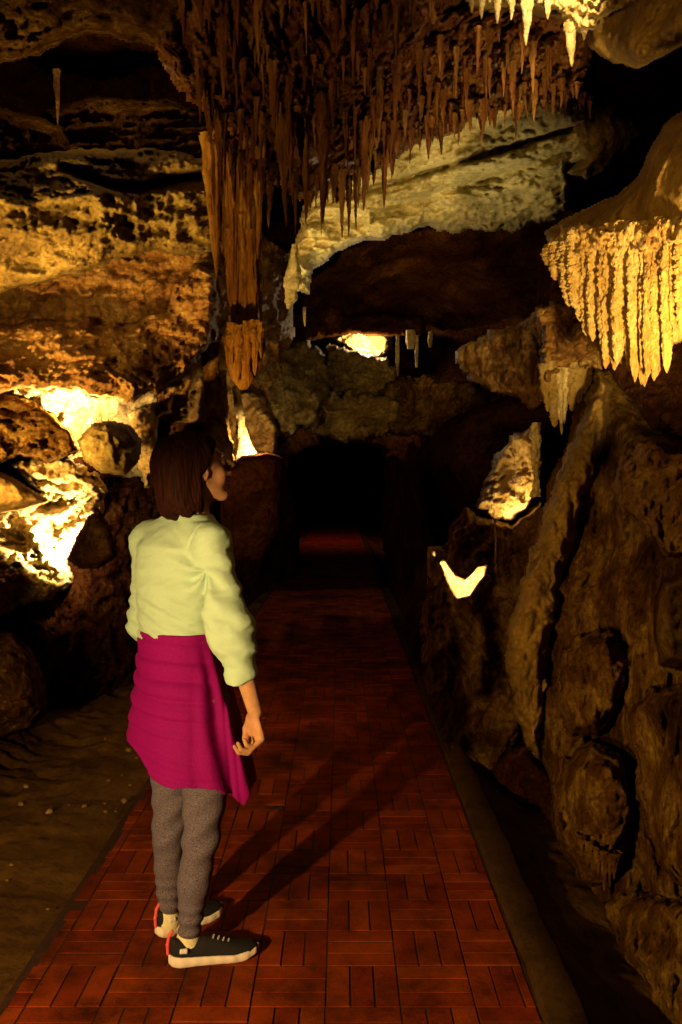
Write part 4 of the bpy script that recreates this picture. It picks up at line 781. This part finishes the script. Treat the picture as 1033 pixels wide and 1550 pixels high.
# ---- shoes
sockm = plain('cream_sock', (.75, .68, .42), .9, .1, 120, .4); coral = plain('coral_heel_tape', (.75, .10, .11), .6); silver = plain('reflective_patch', (.72, .68, .74), .35); lacem = plain('grey_lace', (.35, .33, .36), .8)
def shoe(heel, yaw, Lh, ank, ankr):
    c_, s_ = math.cos(R(yaw)), math.sin(R(yaw)); O = np.array([heel[0], heel[1], 0.0]); A = np.array([[c_, s_, 0], [-s_, c_, 0], [0, 0, 1]])
    loc = lambda f, s, z: O+np.array([c_*f-s_*s, s_*f+c_*s, z])
    hi = O+np.array([.33, .33, .2]); lo = O-np.array([.12, .12, .01])
    wf = lambda f, e=0: np.interp(f/Lh, [0, .04, .12, .3, .5, .7, .85, .95, 1.0], [.006, .022, .030, .031, .036, .044, .041, .027, .004])+e
    U = SDF(lo, hi, .0032); Z = SDF(lo, hi, .0032)
    def up(P):
        q = (P-O)@A.T; f_, s, z = q[..., 0]-.006, q[..., 1], q[..., 2]
        top = np.interp(f_/Lh, [0, .05, .25, .36, .5, .7, .9, 1], [.088, .084, .064, .080, .076, .058, .045, .03]); w_ = wf(np.clip(f_, 0, Lh), -.003)*(1-.10*np.clip((z-.03)/.06, 0, 1))
        e = np.sqrt((s/w_)**2+(np.clip(z-.02, 0, 1)/(top-.02))**2.6)
        return np.maximum(np.maximum((e-1)*.03, np.maximum(-f_, f_-Lh+.012)), .018-z)
    def sole(P):
        q = (P-O)@A.T; f_, s, z = q[..., 0], q[..., 1], q[..., 2]
        zb = np.interp(f_/Lh, [0, .06, .15, .8, 1], [.010, .003, 0, .002, .022]); zt = np.interp(f_/Lh, [0, .3, .7, 1], [.036, .030, .026, .036])
        w_ = wf(np.clip(f_, 0, Lh), .003)+.0008*np.sin(f_*170)*(z > .006)-.004*((z-.016)/.014)**2
        return np.maximum(np.maximum(np.abs(s)-w_, np.maximum(-f_, f_-Lh)), np.maximum(zb-z, z-zt))
    U.add(lo, hi, up, 0); Z.add(lo, hi, sole, 0)
    U.cone(ank+[0, 0, .12], ank+[0, 0, .012], ankr-.004, ankr-.004, .004, sub=True)
    u = person_part(U.mesh('shoe', blackm)); person_part(Z.mesh('sole', whitem), u)
    def pth(pts, r, name, mat, k=.004):
        P_ = np.array(pts); X = SDF(P_.min(0)-.02, P_.max(0)+.02, .0022); X.chain([np.array(p) for p in pts], [r]*len(pts), k); return person_part(X.mesh(name, mat), u)
    pth([loc(-.001, 0, .038), loc(-.002, 0, .066), loc(.003, 0, .094), loc(.012, 0, .106)], .0055, 'heel_tape', coral)
    side = -1
    pt = [loc(.036, side*.031, .052), loc(.052, side*.0315, .052), loc(.052, side*.031, .058), loc(.037, side*.0305, .059)]
    o_ = pth(pt, .0045, 'side_patch', silver)
    for i in range(4): f0 = Lh*(.48+.055*i); pth([loc(f0, -.018+.001*i, .079-.0065*i), loc(f0+.004, -.010, .084-.0065*i)], .0034, 'lace_eyelet', lacem)
    K = SDF(ank+[-.06, -.06, -.09], ank+[.06, .06, .06], .003)
    K.cone(ank+[-.004, 0, -.035], ank+[0, 0, .012], ankr+.003, ankr+.002, 0); K.cone(ank+[0, 0, -.010], ank+[0, 0, -.009], ankr+.006, ankr+.006, .006)
    
    person_part(K.mesh('sock', sockm))
shoe((-.536, 2.685), 15, .285, leg_R[4]+[-.002, 0, -.012], .034)
shoe((-.610, 2.855), 42, .26, leg_L[4]+[-.002, 0, -.012], .033)
#@@LIGHTS
W = (1, .56, .14); HOT = (1, .77, .46)
lamp('walkway_lamp', (-1.35, .45, 1.05), 345, (1, .61, .20), .03, spot=60, aim=(-.42, 2.86, .30), blend=.3)
lamp('lamp_upper_left', at(148, 650, 5.35), 280, HOT, .03, spot=125, aim=at(60, 590, 5.8))
lamp('lamp_lower_left', at(118, 832, 4.97), 280, HOT, .03, spot=125, aim=at(40, 800, 5.3))
lamp('lamp_edge_left', at(-150, 760, 3.7), 620, (1, .62, .22), .03, spot=72, aim=at(80, 555, 5.3))
lamp('lamp_column', at(400, 668, 6.3), 60, HOT, .02, spot=120, aim=at(370, 690, 6.6))
lamp('added_fill_bell', at(285, 712, 4.1), 36, W, .03, spot=62, aim=at(367, 480, 4.8))  # added spot behind the visitor's head, brightens the amber column
lamp('added_fill_hollow', at(130, 5, 5.7), 14, (1, .62, .22), .05)  # added light behind the brow, lifts the dark hollow
lamp('lamp_far_shelf', at(560, 520, 9.45), 34, HOT, .02)
lamp('lamp_passage', (-.3, 22, 2.8), 75, (1, .30, .09), .4, spot=150, aim=(-.3, 22.5, 0))
lamp('added_blue_tint', (-.1, 19, 1.6), 1.6, (.16, .07, 1), .1)  # added blue light that tints the darkness down the passage
lamp('lamp_arch', at(440, 500, 6.0), 27, (1, .80, .42), .04, spot=110, aim=at(540, 330, 6.3))
lamp('lamp_arch_right', at(690, 420, 5.6), 11, (1, .82, .45), .04, spot=120, aim=at(740, 220, 5.6))
lamp('lamp_drapery', at(1085, 650, 2.1), 420, (1, .72, .32), .03, spot=58, aim=at(960, 450, 3.0))
lamp('lamp_top_ledge', at(880, -90, 3.0), 60, HOT, .03, spot=100, aim=at(860, 20, 3.8))
lamp('lamp_slab', at(768, 782, 4.92), 24, HOT, .02, spot=130, aim=at(778, 730, 5.25))
lamp('lamp_niche', at(700, 888, 5.14), 40, HOT, .015, spot=150, aim=at(702, 880, 5.5))
lamp('lamp_ledge', at(-60, 490, 4.0), 150, (1, .65, .23), .04, spot=100, aim=at(110, 290, 5.2))
lamp('added_fill_ceiling', (-1.5, 1.6, 2.5), 120, (1, .60, .19), .05, spot=62, aim=(.25, 4.3, 3.9))  # added spot out of frame, brightens the ceiling curtain
lamp('added_fill_right_wall', (-1.9, .3, 1.8), 185, (1, .60, .18), .05, spot=48, aim=(1.35, 3.1, 1.25))  # added fill from left of the camera for the near right wall
lamp('added_fill_bulb', (-.75, .8, 2.1), 170, (1, .60, .2), .05, spot=30, aim=at(955, 260, 3.1))  # added unseen spot, only there to lighten the smooth bulb
# ------------------------------------------------------------------ world, camera
w = D.worlds.new('World'); S.world = w; w.use_nodes = True
w.node_tree.nodes['Background'].inputs[0].default_value = (.25, .03, .05, 1); w.node_tree.nodes['Background'].inputs[1].default_value = .004
cam = D.cameras.new('camera'); co = D.objects.new('camera', cam); COL.objects.link(co)
cam.sensor_fit = 'VERTICAL'; cam.sensor_height = 36; cam.lens = F_PX/1550*36; cam.clip_start = .05; cam.clip_end = 200
co.location = (0, 0, CAM_Z); co.rotation_euler = (math.pi/2-PITCH, 0, 0); S.camera = co
S.view_settings.view_transform = 'Standard'; S.view_settings.look = 'None'; S.view_settings.exposure = 0; S.view_settings.gamma = 1
S.render.engine = 'CYCLES'; c = S.cycles; c.max_bounces = 5; c.diffuse_bounces = 2; c.glossy_bounces = 2; c.use_denoising = True; c.sample_clamp_indirect = 4
